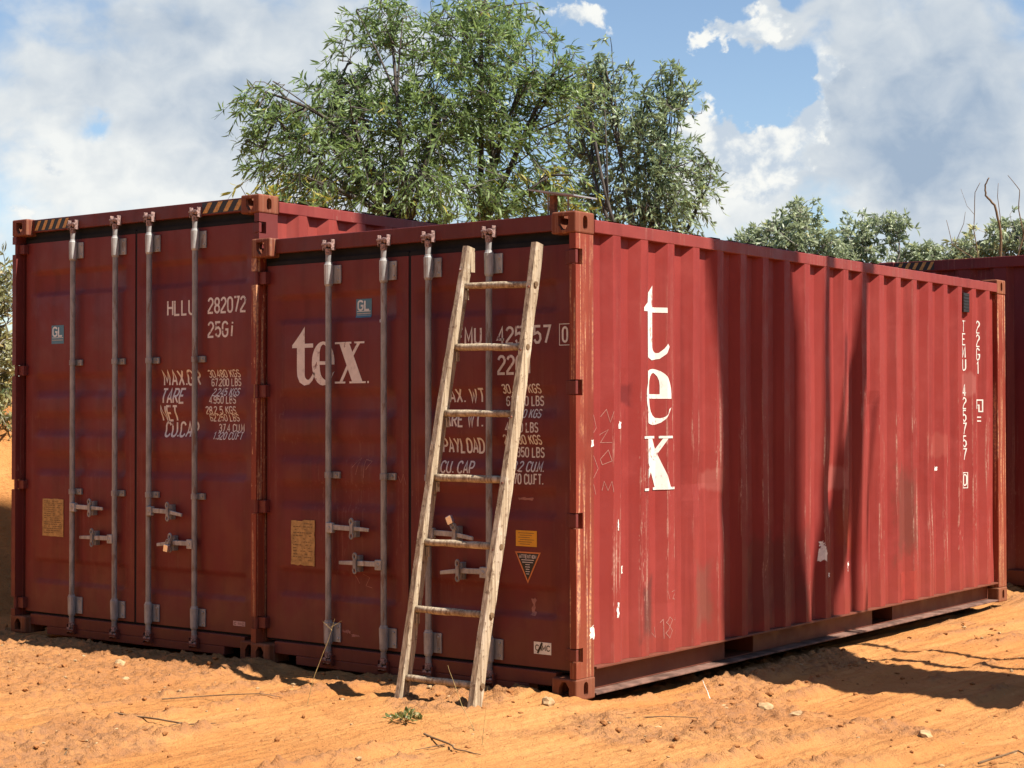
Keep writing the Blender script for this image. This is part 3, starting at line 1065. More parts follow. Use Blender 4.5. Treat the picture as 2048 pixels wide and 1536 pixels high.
        def surf(u, v, off, cu=cu, cv=cv):
            return Vector((u, yd + DD * interp(cu, u) * interp(cv, v) - off, v))
        mb = MB()
        vs = [surf(u, v, 0) for v, _ in cv for u, _ in cu]
        ku = len(cu)
        fs = [(j * ku + i, j * ku + i + 1, (j + 1) * ku + i + 1, (j + 1) * ku + i) for j in range(len(cv) - 1) for i in range(ku - 1)]
        mb.add(vs, fs)
        nsm = len(fs)
        # rim of the leaf
        yb = 0.128
        for a, b_ in (((xa, zb), (xb, zb)), ((xb, zb), (xb, zd)), ((xb, zd), (xa, zd)), ((xa, zd), (xa, zb))):
            mb.add([(a[0], yd, a[1]), (b_[0], yd, b_[1]), (b_[0], yb, b_[1]), (a[0], yb, a[1])], [(0, 1, 2, 3)])
        mb.add([(xa, yb, zb), (xb, yb, zb), (xb, yb, zd), (xa, yb, zd)], [(0, 1, 2, 3)])
        door = mb.obj('door', mats_door, root)
        for pq in door.data.polygons[:nsm]:
            pq.use_smooth = True
        out['doors'].append((door, surf, [u for u, _ in cu], [v for v, _ in cv]))
        # rubber seal round the leaf
        mb = MB()
        xs_ = (-W + 0.051, xa - 0.001) if di == 0 else (xb + 0.001, -0.051)
        mb.box(*xs_, 0.088, 0.120, 0.14, zd + 0.02)
        mb.box(xa, xb, 0.072, 0.120, zd + 0.001, zd + 0.026)
        mb.box(xa, xb, 0.080, 0.120, 0.1365, zb - 0.001)
        if di == 0:
            mb.box(xb + 0.001, -1.2025, 0.074, 0.118, 0.14, zd + 0.02)
        mb.obj('door_seal', M['rubber'], door)
        # hinges
        for h0, h1 in hinge_z:
            mb = MB()
            if di == 0:
                mb.box(-W + 0.006, xa + 0.025, 0.030, 0.069, h0, h1)
                mb.tube([(-W + 0.03, 0.022, h0 - .004), (-W + 0.03, 0.022, h1 + .004)], 0.014, 10)
            else:
                mb.box(xb - 0.025, -0.048, 0.034, 0.069, h0, h1)
                mb.box(-0.048, -0.006, 0.008, 0.030, h0 + .002, h1 - .002)
            mb.obj('hinge', frame, door, bevel=0.003)
        # locking gear
        for bi in (0, 1):
            x = BARS[di * 2 + bi]
            yc = 0.033
            mb = MB().tube([(x, yc, 0.075), (x, yc, H - 0.105)], 0.018, 14)
            mb.obj('locking_bar', M['galv_dull'], door, smooth=False)
            for q in (0, 1):            # bearing housings, top and bottom
                za, zb_ = ((H - 0.305, H - 0.188) if q == 0 else (0.165, 0.285))
                mb = MB().tube([(x, yc, za - .012), (x, yc, za - .002), (x, yc, za), (x, yc, zb_), (x, yc, zb_ + .002), (x, yc, zb_ + .014)], [.021, .024, .0255, .0275, .0235, .021], 14)
                mb.box(x + 0.004, x + 0.072, 0.058, 0.0685, za + .004, zb_ - .004)
                mb.box(x - 0.030, x + 0.004, 0.058, 0.0685, za + .004, zb_ - .004)
                for bz in (za + .025, zb_ - .025):
                    mb.tube([(x + 0.054, 0.0515, bz), (x + 0.054, 0.060, bz)], 0.008, 6)
                mb.obj('bar_housing', M['galv'], door, bevel=0.0015, seg=1)
            for g in guides:
                mb = MB().box(x - 0.024, x + 0.070, 0.052, 0.0685, g - 0.02, g + 0.02)
                mb.tube([(x, yc, g - 0.018), (x, yc, g + 0.018)], 0.0235, 12)
                for bx_ in (x + 0.05,):
                    mb.tube([(bx_, 0.045, g), (bx_, 0.053, g)], 0.008, 6)
                mb.obj('bar_guide', M['galv_dull'], door, bevel=0.002, seg=1)
            # cams and keepers, top and bottom
            for q in (0, 1):
                zc, sg = (H - 0.100, 1) if q == 0 else (0.085, -1)
                mb = MB().tube([(x, yc, zc - sg * 0.03), (x, yc, zc + sg * 0.008)], [0.020, 0.023], 12)
                mb.prism([(-.030, -.012), (-.006, -.016), (.004, .004), (.018, -.010), (.034, -.004), (.036, .016), (.014, .022), (-.006, .018), (-.026, .020)],
                         (x, 0.012, zc + sg * 0.022), (1, 0, 0), (0, 0, sg), (0, 0.034, 0))
                mb.obj('cam', M['cam'], door, bevel=0.002, seg=1)
                mb = MB()
                for dx in (-0.040, 0.030):
                    mb.prism([(0, -.03), (0, .035), (.008, .035), (.008, -.03)], (x + dx, 0.018, zc + sg * 0.025), (1, 0, 0), (0, 0, 1), (0, 0.034, 0))
                mb.box(x - 0.040, x + 0.040, 0.010, 0.018, zc + sg * 0.030 - .006, zc + sg * 0.030 + .006)
                mb.obj('cam_keeper', M['cam'] if q == 0 else frame, door, bevel=0.002, seg=1)
            # handle: hub on the bar, flat arm, hinged catch
            hz = handle_z[bi]
            sg = 1 if bi == 0 else -1
            mb = MB().box(min(x, x + sg * .050), max(x, x + sg * .050), 0.008, 0.040, hz - .030, hz + .030)
            mb.tube([(x + sg * .026, 0.004, hz), (x + sg * .026, 0.012, hz)], 0.012, 8)
            mb.obj('handle_hub', M['galv'], door, bevel=0.005)
            tw = 0.012 * (1 if di else -0.3)
            pts = [(x + sg * .045, 0.020, hz + .004), (x + sg * .17, 0.017, hz + .002), (x + sg * .24, 0.016, hz - tw * .4), (x + sg * .335, 0.012, hz - .005 - tw)]
            mb = MB()
            hw = (0.0155, 0.0150, 0.0125, 0.0105)
            vs, fs = [], []
            for (a, b_, c), w_ in zip(pts, hw):
                vs += [(a, b_, c - w_), (a, b_, c + w_), (a, b_ + 0.011, c + w_), (a, b_ + 0.011, c - w_)]
            for i in range(3):
                for j in range(4):
                    fs.append((4 * i + j, 4 * i + (j + 1) % 4, 4 * i + 4 + (j + 1) % 4, 4 * i + 4 + j))
            fs += [(0, 1, 2, 3), (12, 13, 14, 15)]
            mb.add(vs, fs)
            mb.obj('handle', M['galv'], door, bevel=0.003)
            cx = x + sg * 0.205
            mb = MB()
            ring = [(math.cos(R(t)) * .019, math.sin(R(t)) * .024) for t in range(0, 360, 30)]
            for zz, sc in ((hz + .042, 1.0), (hz - .040, .85)):
                mb.tube([(cx + a * .62, 0.010, zz + b_ * .72) for a, b_ in ring] + [(cx + ring[0][0] * .62, 0.010, zz + ring[0][1] * .72)], 0.0075 * sc, 6, caps=False)
            mb.box(cx - .012, cx + .012, 0.004, 0.014, hz - .030, hz + .030)
            mb.box(cx - .016, cx + .016, 0.030, 0.0685, hz - .050, hz + .045)
            mb.obj('handle_catch', M['galv_dull'], door, bevel=0.002, seg=1)
    out['sill'] = sill
    return out


def flat_label(name, u0, u1, v0, v1, surf, mat, parent, folds, off=0.002):
    return lay(name, [(0, [(u0, v0), (u1, v0), (u1, v1), (u0, v1)])], surf, folds[0], folds[1], mat, parent, off)


# ---- nearer container
HA = 2.591
mats_door = M['door']
hzA = ((0.208, 0.275), (0.912, 0.989), (1.618, 1.694), (2.312, 2.388))
recA = (0.50, 1.03, 1.305, 1.58, 2.15)
A = empty('shipping_container', (0, 0, 0))
tag(A, 'lower red shipping container with big white tex lettering and a wooden ladder against its doors', 'container', 'red shipping containers')
oa = container(A, HA, (M['side'], M['frame'], M['post'], M['rail'], M['lowrail'], M['casting']), True, recA, hzA, (1.155,), (0.845, 0.645))
(dl, sfl, ful, fvl), (dr, sfr, fur, fvr) = oa['doors']
FL, FR = (ful, fvl), (fur, fvr)


def words(s, u0, u1, v0, v1, surf, folds, parent, mat=None, th=None):
    h = v1 - v0
    sx, x, o = (u1 - u0) / text_width(s), 0.0, None
    for w_ in s.split(' '):
        ww = text_width(w_)
        o = lay('lettering', text_polys(w_, u0 + x * sx, v0, ww * sx, h, th or h * 0.15), surf, folds[0], folds[1], mat or M['white2'], parent)
        x += ww + 0.42 + ADV[' ']
    return o


for c, (u0, v0, w_, h_) in (('t', (-2.150, 1.695, .175, .245)), ('e', (-1.985, 1.692, .185, .258)), ('x', (-1.795, 1.697, .235, .245))):
    lay('lettering', logo_polys(c, u0, v0, w_, h_), sfl, ful, fvl, M['white2'], dl)
lay('lettering', [(0, [(-1.532 + a, 1.703 + b_) for a, b_ in A_(0, 0, .007, .007, 0, 330, 11)])], sfl, ful, fvl, M['white2'], dl)
# class label
flat_label('sticker', -1.648, -1.525, 2.083, 2.193, sfl, M['blue'], dl, FL)
words('GL', -1.632, -1.542, 2.128, 2.182, sfl, FL, dl, M['blue_white'], 0.011).location.y = -0.0012
for z_, w_ in ((2.118, .004), (2.103, .007), (2.094, .003)):
    flat_label('sticker_line', -1.640, -1.533, z_, z_ + w_, sfl, M['blue_white'] if w_ == .004 else M['panelgrey'], dl, FL, 0.0035)


def ragged(u0, u1, v0, v1, jag, seed):
    r_ = random.Random(seed)
    pts = []
    for (a, b_) in (((u0, v0), (u1, v0)), ((u1, v0), (u1, v1)), ((u1, v1), (u0, v1)), ((u0, v1), (u0, v0))):
        for i in range(7):
            t = i / 7
            pts.append((a[0] + (b_[0] - a[0]) * t + r_.uniform(-jag, jag), a[1] + (b_[1] - a[1]) * t + r_.uniform(-jag, jag)))
    return pts


def plate_print(u0, u1, v0, v1, surf, folds, parent, seed, rows=13):
    r_ = random.Random(seed)
    polys = []
    for i in range(rows):
        v = v1 - (i + 1) * (v1 - v0) / (rows + 1.2)
        u = u0 + 0.012
        while u < u1 - 0.02:
            w_ = r_.uniform(.008, .03)
            if r_.random() < .72:
                polys.append((0, [(u, v), (min(u + w_, u1 - .01), v), (min(u + w_, u1 - .01), v + .0045), (u, v + .0045)]))
            u += w_ + .006
    lay('plate_print', polys, surf, folds[0], folds[1], M['plate_ink'], parent, 0.0065)


def plate_box(name, poly, surf, mat, parent, off):
    """thin tin plate with real thickness, riveted on a flat stretch of door"""
    mb = MB()
    k = len(poly)
    f = [surf(u, v, off) for u, v in poly]
    b_ = [surf(u, v, 0.0008) for u, v in poly]
    mb.add(f + b_, [tuple(range(k))] + [(i, (i + 1) % k, k + (i + 1) % k, k + i) for i in range(k)])
    return mb.obj(name, mat, parent)


plate_box('data_plate', ragged(-2.154, -1.960, 0.607, 0.875, 0.005, 3), sfl, M['plate'], dl, 0.005)
plate_print(-2.148, -1.966, 0.612, 0.872, sfl, FL, dl, 5)
# writing on the right leaf
for s_, u0, u1, v0, v1 in (('TEMU', -.921, -.692, 1.905, 1.993), ('425757', -.575, -.218, 1.900, 1.990), ('0', -.134, -.104, 1.902, 1.979), ('22G1', -.569, -.345, 1.737, 1.833),
                           ('MAX. WT', -.990, -.683, 1.583, 1.655), ('TARE WT.', -.985, -.684, 1.447, 1.521), ('PAYLOAD', -.980, -.688, 1.301, 1.378), ('CU. CAP', -.980, -.745, 1.186, 1.250)):
    words(s_, u0, u1, v0, v1, sfr, FR, dr)
for s_, u0, u1, v0, v1 in (('30.480 KGS', -.548, -.289, 1.630, 1.677), ('67.200 LBS', -.530, -.279, 1.562, 1.611), ('2.200 KGS', -.500, -.286, 1.496, 1.540), ('4.850 LBS', -.520, -.300, 1.418, 1.467),
                           ('28.280 KGS', -.538, -.286, 1.352, 1.400), ('62.350 LBS', -.527, -.276, 1.282, 1.332), ('33.2 CU.M.', -.505, -.266, 1.204, 1.256), ('1.170 CU.FT.', -.520, -.269, 1.136, 1.188)):
    words(s_, u0, u1, v0, v1, sfr, FR, dr)
fr_ = [(-.155, 1.884), (-.084, 1.884), (-.084, 1.997), (-.155, 1.997), (-.155, 1.884)]
lay('lettering', [(0, q) for q in ribbon(fr_, 0.004)], sfr, fur, fvr, M['white2'], dr)
flat_label('sticker', -.449, -.307, .797, .883, sfr, M['yellow'], dr, FR)
pl_ = []
for i in range(6):
    pl_.append((0, [(-.432 + .01 * (i % 2), .868 - i * .012), (-.325 - .014 * (i % 3), .868 - i * .012), (-.325 - .014 * (i % 3), .8705 - i * .012), (-.432 + .01 * (i % 2), .8705 - i * .012)]))
lay('sticker_line', pl_, sfr, fur, fvr, M['plate_ink'], dr, 0.0035)
lay('sticker', [(0, [(-.456, .768), (-.368, .597), (-.280, .768)])], sfr, fur, fvr, M['orange'], dr, 0.002)
lay('sticker', [(0, [(-.442, .760), (-.368, .614), (-.294, .760)])], sfr, fur, fvr, M['black'], dr, 0.0028)
words('ATTENTION', -.424, -.312, .734, .751, sfr, FR, dr, M['white2'], 0.0036).location.y = -0.0025
pl_ = []
for i, w_ in enumerate((.042, .036, .014, .016, .012, .014, .010)):
    z_ = .722 - i * .0125
    pl_.append((0, [(-.368 - w_, z_), (-.368 + w_, z_), (-.368 + w_, z_ + .004), (-.368 - w_, z_ + .004)]))
lay('sticker_line', pl_, sfr, fur, fvr, M['white2'], dr, 0.0042)
flat_label('sticker', -.328, -.212, .222, .287, sfr, M['scrap'], dr, FR)
words('CIMC', -.315, -.222, .242, .270, sfr, FR, dr, M['black'], 0.0055).location.y = -0.0012
lay('sticker_line', [(0, q) for q in ribbon([(-.302, .226), (-.272, .284)], .012)], sfr, fur, fvr, M['black'], dr, 0.0036)
# chips and scuffs on the leaves
for k_, (u, v, du, dv, s_, f_, p_) in enumerate(((-1.425, 2.065, .016, .012, sfl, FL, dl), (-.345, .47, .012, .045, sfr, FR, dr), (-.40, 1.055, .05, .006, sfr, FR, dr), (-1.70, .235, .03, .008, sfl, FL, dl), (-1.63, .215, .03, .006, sfl, FL, dl))):
    lay('paint_chip', [(0, ragged(u - du, u + du, v - dv, v + dv, min(du, dv) * .7, 50 + k_))], s_, f_[0], f_[1], M['chalk'] if k_ != 0 else M['white2'], p_, 0.0012)
hand = [[(-1.66, 1.20), (-1.60, 1.26), (-1.63, 1.16)], [(-1.57, 1.14), (-1.56, 1.25), (-1.51, 1.24), (-1.55, 1.19)], [(-1.66, .58), (-1.62, .52)], [(-1.58, .58), (-1.54, .56), (-1.57, .51), (-1.52, .50)], [(-1.30, 1.16), (-1.28, 1.12), (-1.26, 1.17), (-1.24, 1.11)]]
for st in hand:
    lay('chalk_mark', [(0, q) for q in ribbon(st, .0035)], sfl, ful, fvl, M['chalk'], dl, 0.0011)

# writing on the long wall
profA = side_profile(0.172, LEN - 0.172)
fyA = [t for t, _ in profA]


def ssurf(u, v, off):
    return Vector((-0.002 - interp(profA, u) - dent(u, v) + off, u, v))


for c, (u0, v0, w_, h_) in (('t', (.672, 1.828, .245, .292)), ('e', (.695, 1.458, .262, .312)), ('x', (.668, 1.085, .300, .305))):
    lay('lettering', logo_polys(c, u0, v0, w_, h_), ssurf, fyA, ROWS, M['white'], A, 0.002)


def stack(s, u0, u1, ztop, zbot, th=0.016):
    step_ = (ztop - zbot) / len(s)
    for i, c in enumerate(s):
        if c != ' ':
            z_ = ztop - (i + 1) * step_
            lay('lettering', text_polys(c, u0, z_ + step_ * .12, u1 - u0, step_ * .86, th), ssurf, fyA, ROWS, M['white'], A, 0.002)


stack('TEMU 425757 0', 5.279, 5.317, 2.235, .945, .0095)
lay('lettering', [(0, q) for q in ribbon([(5.271, .938), (5.325, .938), (5.325, 1.056), (5.271, 1.056), (5.271, .938)], .006)], ssurf, fyA, ROWS, M['white'], A, 0.002)
stack('22G1', 5.557, 5.595, 2.245, 1.816, .0095)
fr_ = [(5.556, 1.55), (5.556, 1.62), (5.618, 1.62), (5.618, 1.53), (5.588, 1.53), (5.588, 1.58), (5.570, 1.58)]
lay('lettering', [(0, q) for q in ribbon(fr_, .010)] + [(0, q) for q in ribbon([(5.562, 1.455), (5.605, 1.455)], .010)] + [(0, q) for q in ribbon([(5.562, 1.485), (5.605, 1.485)], .010)], ssurf, fyA, ROWS, M['white'], A, 0.002)
# small breather cover high on the wall
mb = MB().box(-0.045, -0.012, 5.222, 5.335, 2.30, 2.447)
for i in range(5):
    mb.box(-0.012, -0.009, 5.232, 5.325, 2.325 + i * .024, 2.335 + i * .024)
mb.obj('vent_cover', M['black'], A, bevel=0.004)
# paint chips, torn label scraps, chalk
for k_, (u, v, du, dv) in enumerate(((.406, .91, .004, .03), (.404, .434, .010, .026), (.410, .475, .007, .011), (.499, .658, .010, .020), (2.849, .640, .020, .030), (2.855, .585, .032, .045), (2.915, .446, .010, .013), (.418, 1.455, .010, .018), (3.30, .49, .010, .012), (3.22, .47, .008, .02), (.150, .353, .018, .030), (.155, 1.36, .009, .018), (4.75, 1.10, .012, .016))):
    if u < 0.17:
        mb = MB()
        pts = ragged(u - du, u + du, v - dv, v + dv, min(du, dv) * .5, 80 + k_)
        mb.add([(-0.0018, a, b_) for a, b_ in pts], [tuple(range(len(pts)))])
        o_ = mb.obj('label_scrap', M['scrap'], A)
    else:
        lay('label_scrap', [(0, ragged(u - du, u + du, v - dv, v + dv, min(du, dv) * .55, 80 + k_))], ssurf, fyA, ROWS, M['scrap'], A, 0.0016)
lay('repair_patch', [(0, [(4.03, .170), (4.30, .170), (4.30, .375), (4.03, .375)])], ssurf, fyA, ROWS, M['patch'], A, 0.0012)
ch = [[(.74, .33), (.74, .24), (.78, .30)], [(.80, .28), (.84, .25), (.83, .31)], [(.89, .35), (.89, .24)], [(.87, .33), (.89, .35)], [(.935, .36), (.905, .33), (.955, .28), (.925, .24), (.90, .27), (.96, .34), (.935, .36)],
      [(.98, .34), (1.03, .35), (1.00, .29), (1.05, .24)], [(.86, .47), (.88, .51), (.90, .46), (.92, .51), (.94, .46)], [(.96, .50), (1.0, .51), (.97, .46), (1.02, .45)],
      [(.29, 1.50), (.32, 1.54), (.34, 1.47), (.36, 1.53)], [(.28, 1.40), (.33, 1.43), (.29, 1.36), (.35, 1.36)], [(.29, 1.27), (.33, 1.32), (.35, 1.26), (.30, 1.24), (.29, 1.27)], [(.30, 1.10), (.31, 1.15), (.33, 1.10), (.35, 1.15), (.36, 1.09)],
      [(.22, 1.52), (.25, 1.44), (.21, 1.40)], [(.22, 1.30), (.27, 1.22), (.22, 1.16), (.25, 1.08)]]
for st in ch:
    lay('chalk_mark', [(0, q) for q in ribbon(st, .0035)], ssurf, fyA, ROWS, M['chalk'], A, 0.0011)

# ---- taller container on the left
HB = 2.896
mats_door = M['door2']
hzB = ((0.170, 0.245), (1.005, 1.065), (1.800, 1.870), (2.655, 2.720))
recB = (0.44, 1.19, 1.46, 1.73, 2.44)
Bx, By = -2.462, 0.092
B = empty('shipping_container', (Bx, By, -0.012), 0.0121)
tag(B, 'taller red shipping container on the left with yellow and black stripes above its doors', 'container', 'red shipping containers')
ob_ = container(B, HB, (M['side2'], M['frame'], M['frame'], M['rail'], M['lowrail'], M['casting']), True, recB, hzB, (1.00, 1.88), (0.895, 0.695))
(bl, bsl, bul, bvl), (br, bsr, bur, bvr) = ob_['doors']
GL_, GR_ = (bul, bvl), (bur, bvr)
D = -Bx


def bw(s, u0, u1, v0, v1, th=None):
    words(s, u0 + D, u1 + D, v0, v1, bsr, GR_, br, None, th)


for q in (('HLLU', -3.363, -3.115, 2.174, 2.266), ('282072', -2.982, -2.648, 2.176, 2.268), ('25Gi', -2.982, -2.757, 2.022, 2.114), ('MAX.GR', -3.420, -3.080, 1.718, 1.810), ('TARE', -3.424, -3.212, 1.602, 1.692), ('NET', -3.428, -3.274, 1.487, 1.580), ('CU.CAP', -3.399, -3.095, 1.383, 1.475),
          ('30.480 KGS', -2.995, -2.715, 1.763, 1.808), ('67.200 LBS', -2.975, -2.712, 1.708, 1.753), ('2.245 KGS', -2.950, -2.712, 1.646, 1.691), ('4.950 LBS', -2.971, -2.733, 1.597, 1.642), ('28.2 5 KGS', -3.004, -2.735, 1.530, 1.576), ('62.250 LBS', -2.985, -2.724, 1.484, 1.526), ('37.4 CU.M', -2.906, -2.680, 1.417, 1.463), ('1.320 CU.FT', -2.943, -2.680, 1.368, 1.412)):
    bw(*q)
flat_label('sticker', -4.546 + D, -4.414 + D, 2.016, 2.144, bsl, M['blue'], bl, GL_)
words('GL', -4.530 + D, -4.428 + D, 2.070, 2.130, bsl, GL_, bl, M['blue_white'], 0.012).location.y = -0.0012
for z_, w_ in ((2.056, .004), (2.038, .007)):
    flat_label('sticker_line', -4.538 + D, -4.420 + D, z_, z_ + w_, bsl, M['blue_white'] if w_ == .004 else M['panelgrey'], bl, GL_, 0.0035)
plate_box('data_plate', ragged(-4.635 + D, -4.410 + D, .683, .942, 0.002, 9), bsl, M['plate'], bl, 0.004)
plate_print(-4.628 + D, -4.416 + D, .688, .938, bsl, GL_, bl, 12, 16)
flat_label('sticker', -2.752 + D, -2.645 + D, .196, .226, bsr, M['pink'], br, GR_)
words('CIMC', -2.742 + D, -2.655 + D, .203, .218, bsr, GR_, br, M['rusty'], 0.003).location.y = -0.0012
# hazard stripes near both ends of the header
hd_surf = lambda u, v, off: Vector((u, 0.050 - off, v))
for u0, u1, kk in ((-W + .185, -W + .56, 5), (-.56, -.185, 4)):
    lay('hazard_stripe', [(0, [(u0, HB - .086), (u1, HB - .086), (u1, HB - .012), (u0, HB - .012)])], hd_surf, [], [], M['black'], B, 0.0012)
    st = (u1 - u0) / kk
    for i in range(kk):
        a = u0 + i * st
        lay('hazard_stripe', [(0, [(a + .005, HB - .082), (a + st * .5, HB - .082), (min(a + st * 1.02, u1), HB - .016), (a + st * .52 + .005, HB - .016)])], hd_surf, [], [], M['hazard'], B, 0.002)
lay('paint_chip', [(0, ragged(-.105, -.10, 1.6, 2.2, .002, 31))], lambda u, v, off: Vector((u + .062, .004 - off, v)), [], [], M['hazard'], B, 0.001)

# ---- third container behind, only its closed end and a corner show
HC = 2.896
mats_door = M['door']
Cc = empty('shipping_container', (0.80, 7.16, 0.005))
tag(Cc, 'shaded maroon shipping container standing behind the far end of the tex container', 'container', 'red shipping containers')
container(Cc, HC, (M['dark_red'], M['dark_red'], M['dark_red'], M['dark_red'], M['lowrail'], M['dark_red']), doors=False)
for u0, u1, kk in ((-W + .175, -W + .55, 5), (-.55, -.175, 4)):
    lay('hazard_stripe', [(0, [(u0, HC - .092), (u1, HC - .092), (u1, HC - .014), (u0, HC - .014)])], lambda u, v, off: Vector((u, 0.006 - off, v)), [], [], M['black'], Cc, 0.0012)
    st = (u1 - u0) / kk
    for i in range(kk):
        a = u0 + i * st
        lay('hazard_stripe', [(0, [(a + .005, HC - .088), (a + st * .5, HC - .088), (min(a + st * 1.02, u1), HC - .018), (a + st * .52 + .005, HC - .018)])], lambda u, v, off: Vector((u, 0.006 - off, v)), [], [], M['hazard'], Cc, 0.002)


# ------------------------------------------------------------------ things on the containers
def padlock(name, x, y, z, rz, tilt, label, parent_mats):
    r_ = empty(name, (x, y, z), rz)
    r_.rotation_euler = (0, tilt, rz)
    MB().prism([(-.018, -.062), (.018, -.062), (.020, -.056), (.020, -.022), (.016, -.016), (-.016, -.016), (-.020, -.022), (-.020, -.056)], (0, -.011, 0), (1, 0, 0), (0, 0, 1), (0, .022, 0)).obj('lock_body', parent_mats[0], r_, bevel=0.002)
    pts = [(-.012, 0, -.018), (-.012, 0, .006)] + [(math.cos(R(t)) * .012, 0, .006 + math.sin(R(t)) * .012) for t in (150, 120, 90, 60, 30)] + [(.012, 0, .006), (.012, 0, -.018)]
    MB().tube(pts, .0035, 6).obj('shackle', parent_mats[1], r_, smooth=True)
    return tag(r_, label, 'padlock', 'padlocks on the door handles')


M['chrome'] = plain('bright_steel', (0.72, 0.72, 0.74), 0.28, 0.8, 0.1, 50)
padlock('padlock', Bx - .607 - .205, By - .022, .690, 0, .15, 'small silver padlock hanging on the lower handle of the taller container', (M['chrome'], M['galv']))
padlock('padlock', -1.042 + .215, -.016, .892, 0, 2.7, 'bright padlock on the upper door handle seen between the ladder rails', (M['chrome'], M['galv']))

# small panel on a post, on the roof near the front right corner
pb = (-.245, .14)
S = empty('solar_panel', (pb[0], pb[1], HA - .014))
tag(S, 'small grey flat panel on a rusty post on the roof corner of the tex container', 'solar panel')
MB().box(-.05, .07, -.02, .035, 0, .012).obj('base_plate', M['rusty'], S, bevel=0.002)
MB().box(-.018, .018, -.014, .014, .012, .125).obj('post', M['rusty'], S, bevel=0.002)
mb = MB()
vs = [(-.10, -.10, .150), (.205, -.10, .098), (.205, .12, .098), (-.10, .12, .150)]
vs2 = [(a, b_, c + .008) for a, b_, c in vs]
mb.add(vs + vs2, [(0, 3, 2, 1), (4, 5, 6, 7), (0, 1, 5, 4), (1, 2, 6, 5), (2, 3, 7, 6), (3, 0, 4, 7)])
mb.obj('panel', M['panelgrey'], S)
MB().box(.098, .106, -.01, -.002, .02, .112).obj('stay', M['galv'], S)
MB().box(-.034, -.027, -.01, -.003, .012, .136).obj('stay', M['galv'], S)

# ------------------------------------------------------------------ ladder
Lb, Lt = Vector((-.765, -.535, .02)), Vector((-.688, -.045, 2.43))
Rb, Rt = Vector((-.241, -.545, .015)), Vector((-.214, -.045, 2.425))
Lb.z = gz(Lb.x, Lb.y) - .012
Rb.z = gz(Rb.x, Rb.y) - .012
Ld = empty('ladder', ((Lb + Rb) / 2))
tag(Ld, 'weathered wooden ladder leaning against the container doors', 'ladder')
o0 = Ld.location


def stile(b_, t_, name):
    ax = (t_ - b_)
    ln = ax.length
    ax.normalize()
    ux = Vector((1, 0, 0))
    ux = (ux - ax * ux.dot(ax)).normalized()
    uy = ax.cross(ux)                       # points backwards
    r_ = random.Random(name)
    mb = MB()
    k_ = 26
    vs, fs = [], []
    prof_ = [(-.023, -.030), (-.017, -.037), (.017, -.037), (.023, -.030), (.023, .030), (.017, .037), (-.017, .037), (-.023, .030)]
    ph = r_.uniform(0, 6)
    for i in range(k_ + 1):
        t = i / k_
        c = b_ + ax * (ln * t) + ux * (.006 * math.sin(3.1 * t * 2 + ph) + r_.uniform(-.0012, .0012)) + uy * .006 * math.sin(4 * t + ph)
        sc = 1 + r_.uniform(-.04, .04) - (.10 * t)
        for a, d_ in prof_:
            vs.append(c - o0 + ux * a * sc + uy * d_ * sc)
    for i in range(k_):
        for j in range(8):
            fs.append((i * 8 + j, i * 8 + (j + 1) % 8, (i + 1) * 8 + (j + 1) % 8, (i + 1) * 8 + j))
    fs += [tuple(range(8)), tuple(k_ * 8 + j for j in range(8))]
    mb.add(vs, fs)
    return mb.obj('rail', M['wood'], Ld), ax, ux, uy


_, axl, uxl, uyl = stile(Lb, Lt, 'a')
_, axr, uxr, uyr = stile(Rb, Rt, 'b')
for t in (.912, .773, .626, .484, .342, .198, .052):
    a = Lb.lerp(Lt, t) + Vector((.005, 0, 0))
    b_ = Rb.lerp(Rt, t - .004)
    k_ = 7
    r_ = random.Random(int(t * 1000))
    pts = [a.lerp(b_, i / k_) - o0 + Vector((0, r_.uniform(-.0015, .0015), r_.uniform(-.002, .002))) for i in range(k_ + 1)]
    MB().tube(pts, [.0185 + r_.uniform(-.0015, .002) for _ in pts], 12).obj('rung', M['wood'], Ld, smooth=True)
    # rung end showing through the outer face of the right rail, and pin on its front
    e = b_ - o0 + uxr * .0235
    MB().tube([e - uxr * .01, e + uxr * .0035], [.017, .0155], 10).obj('rung_end', M['twig'], Ld)
    e = b_ - o0 - uyr * .034 + uxr * .004 - axr * .022
    MB().tube([e, e - uyr * .007], [.0075, .006], 8).obj('pin', M['rusty'], Ld)
    # wedge under the rung on the left rail
    e = a - o0 + uxl * .027 - axl * .045 + uyl * .01
    MB().box(e.x - .004, e.x + .004, e.y - .012, e.y + .010, e.z - .03, e.z + .022).obj('wedge', M['wood'], Ld)
e = Lb.lerp(Lt, .945) - o0 - uyl * .036
MB().tube([e, e - uyl * .006 - uxl * .006], [.010, .007], 8).obj('red_pin', M['cam'], Ld)
e = Lb.lerp(Lt, .985) - o0 + uxl * .026
mb = MB()
mb.box(e.x - .002, e.x + .004, e.y - .004, e.y + .028, e.z - .10, e.z + .012)
mb.obj('splice_strip', M['wood'], Ld)


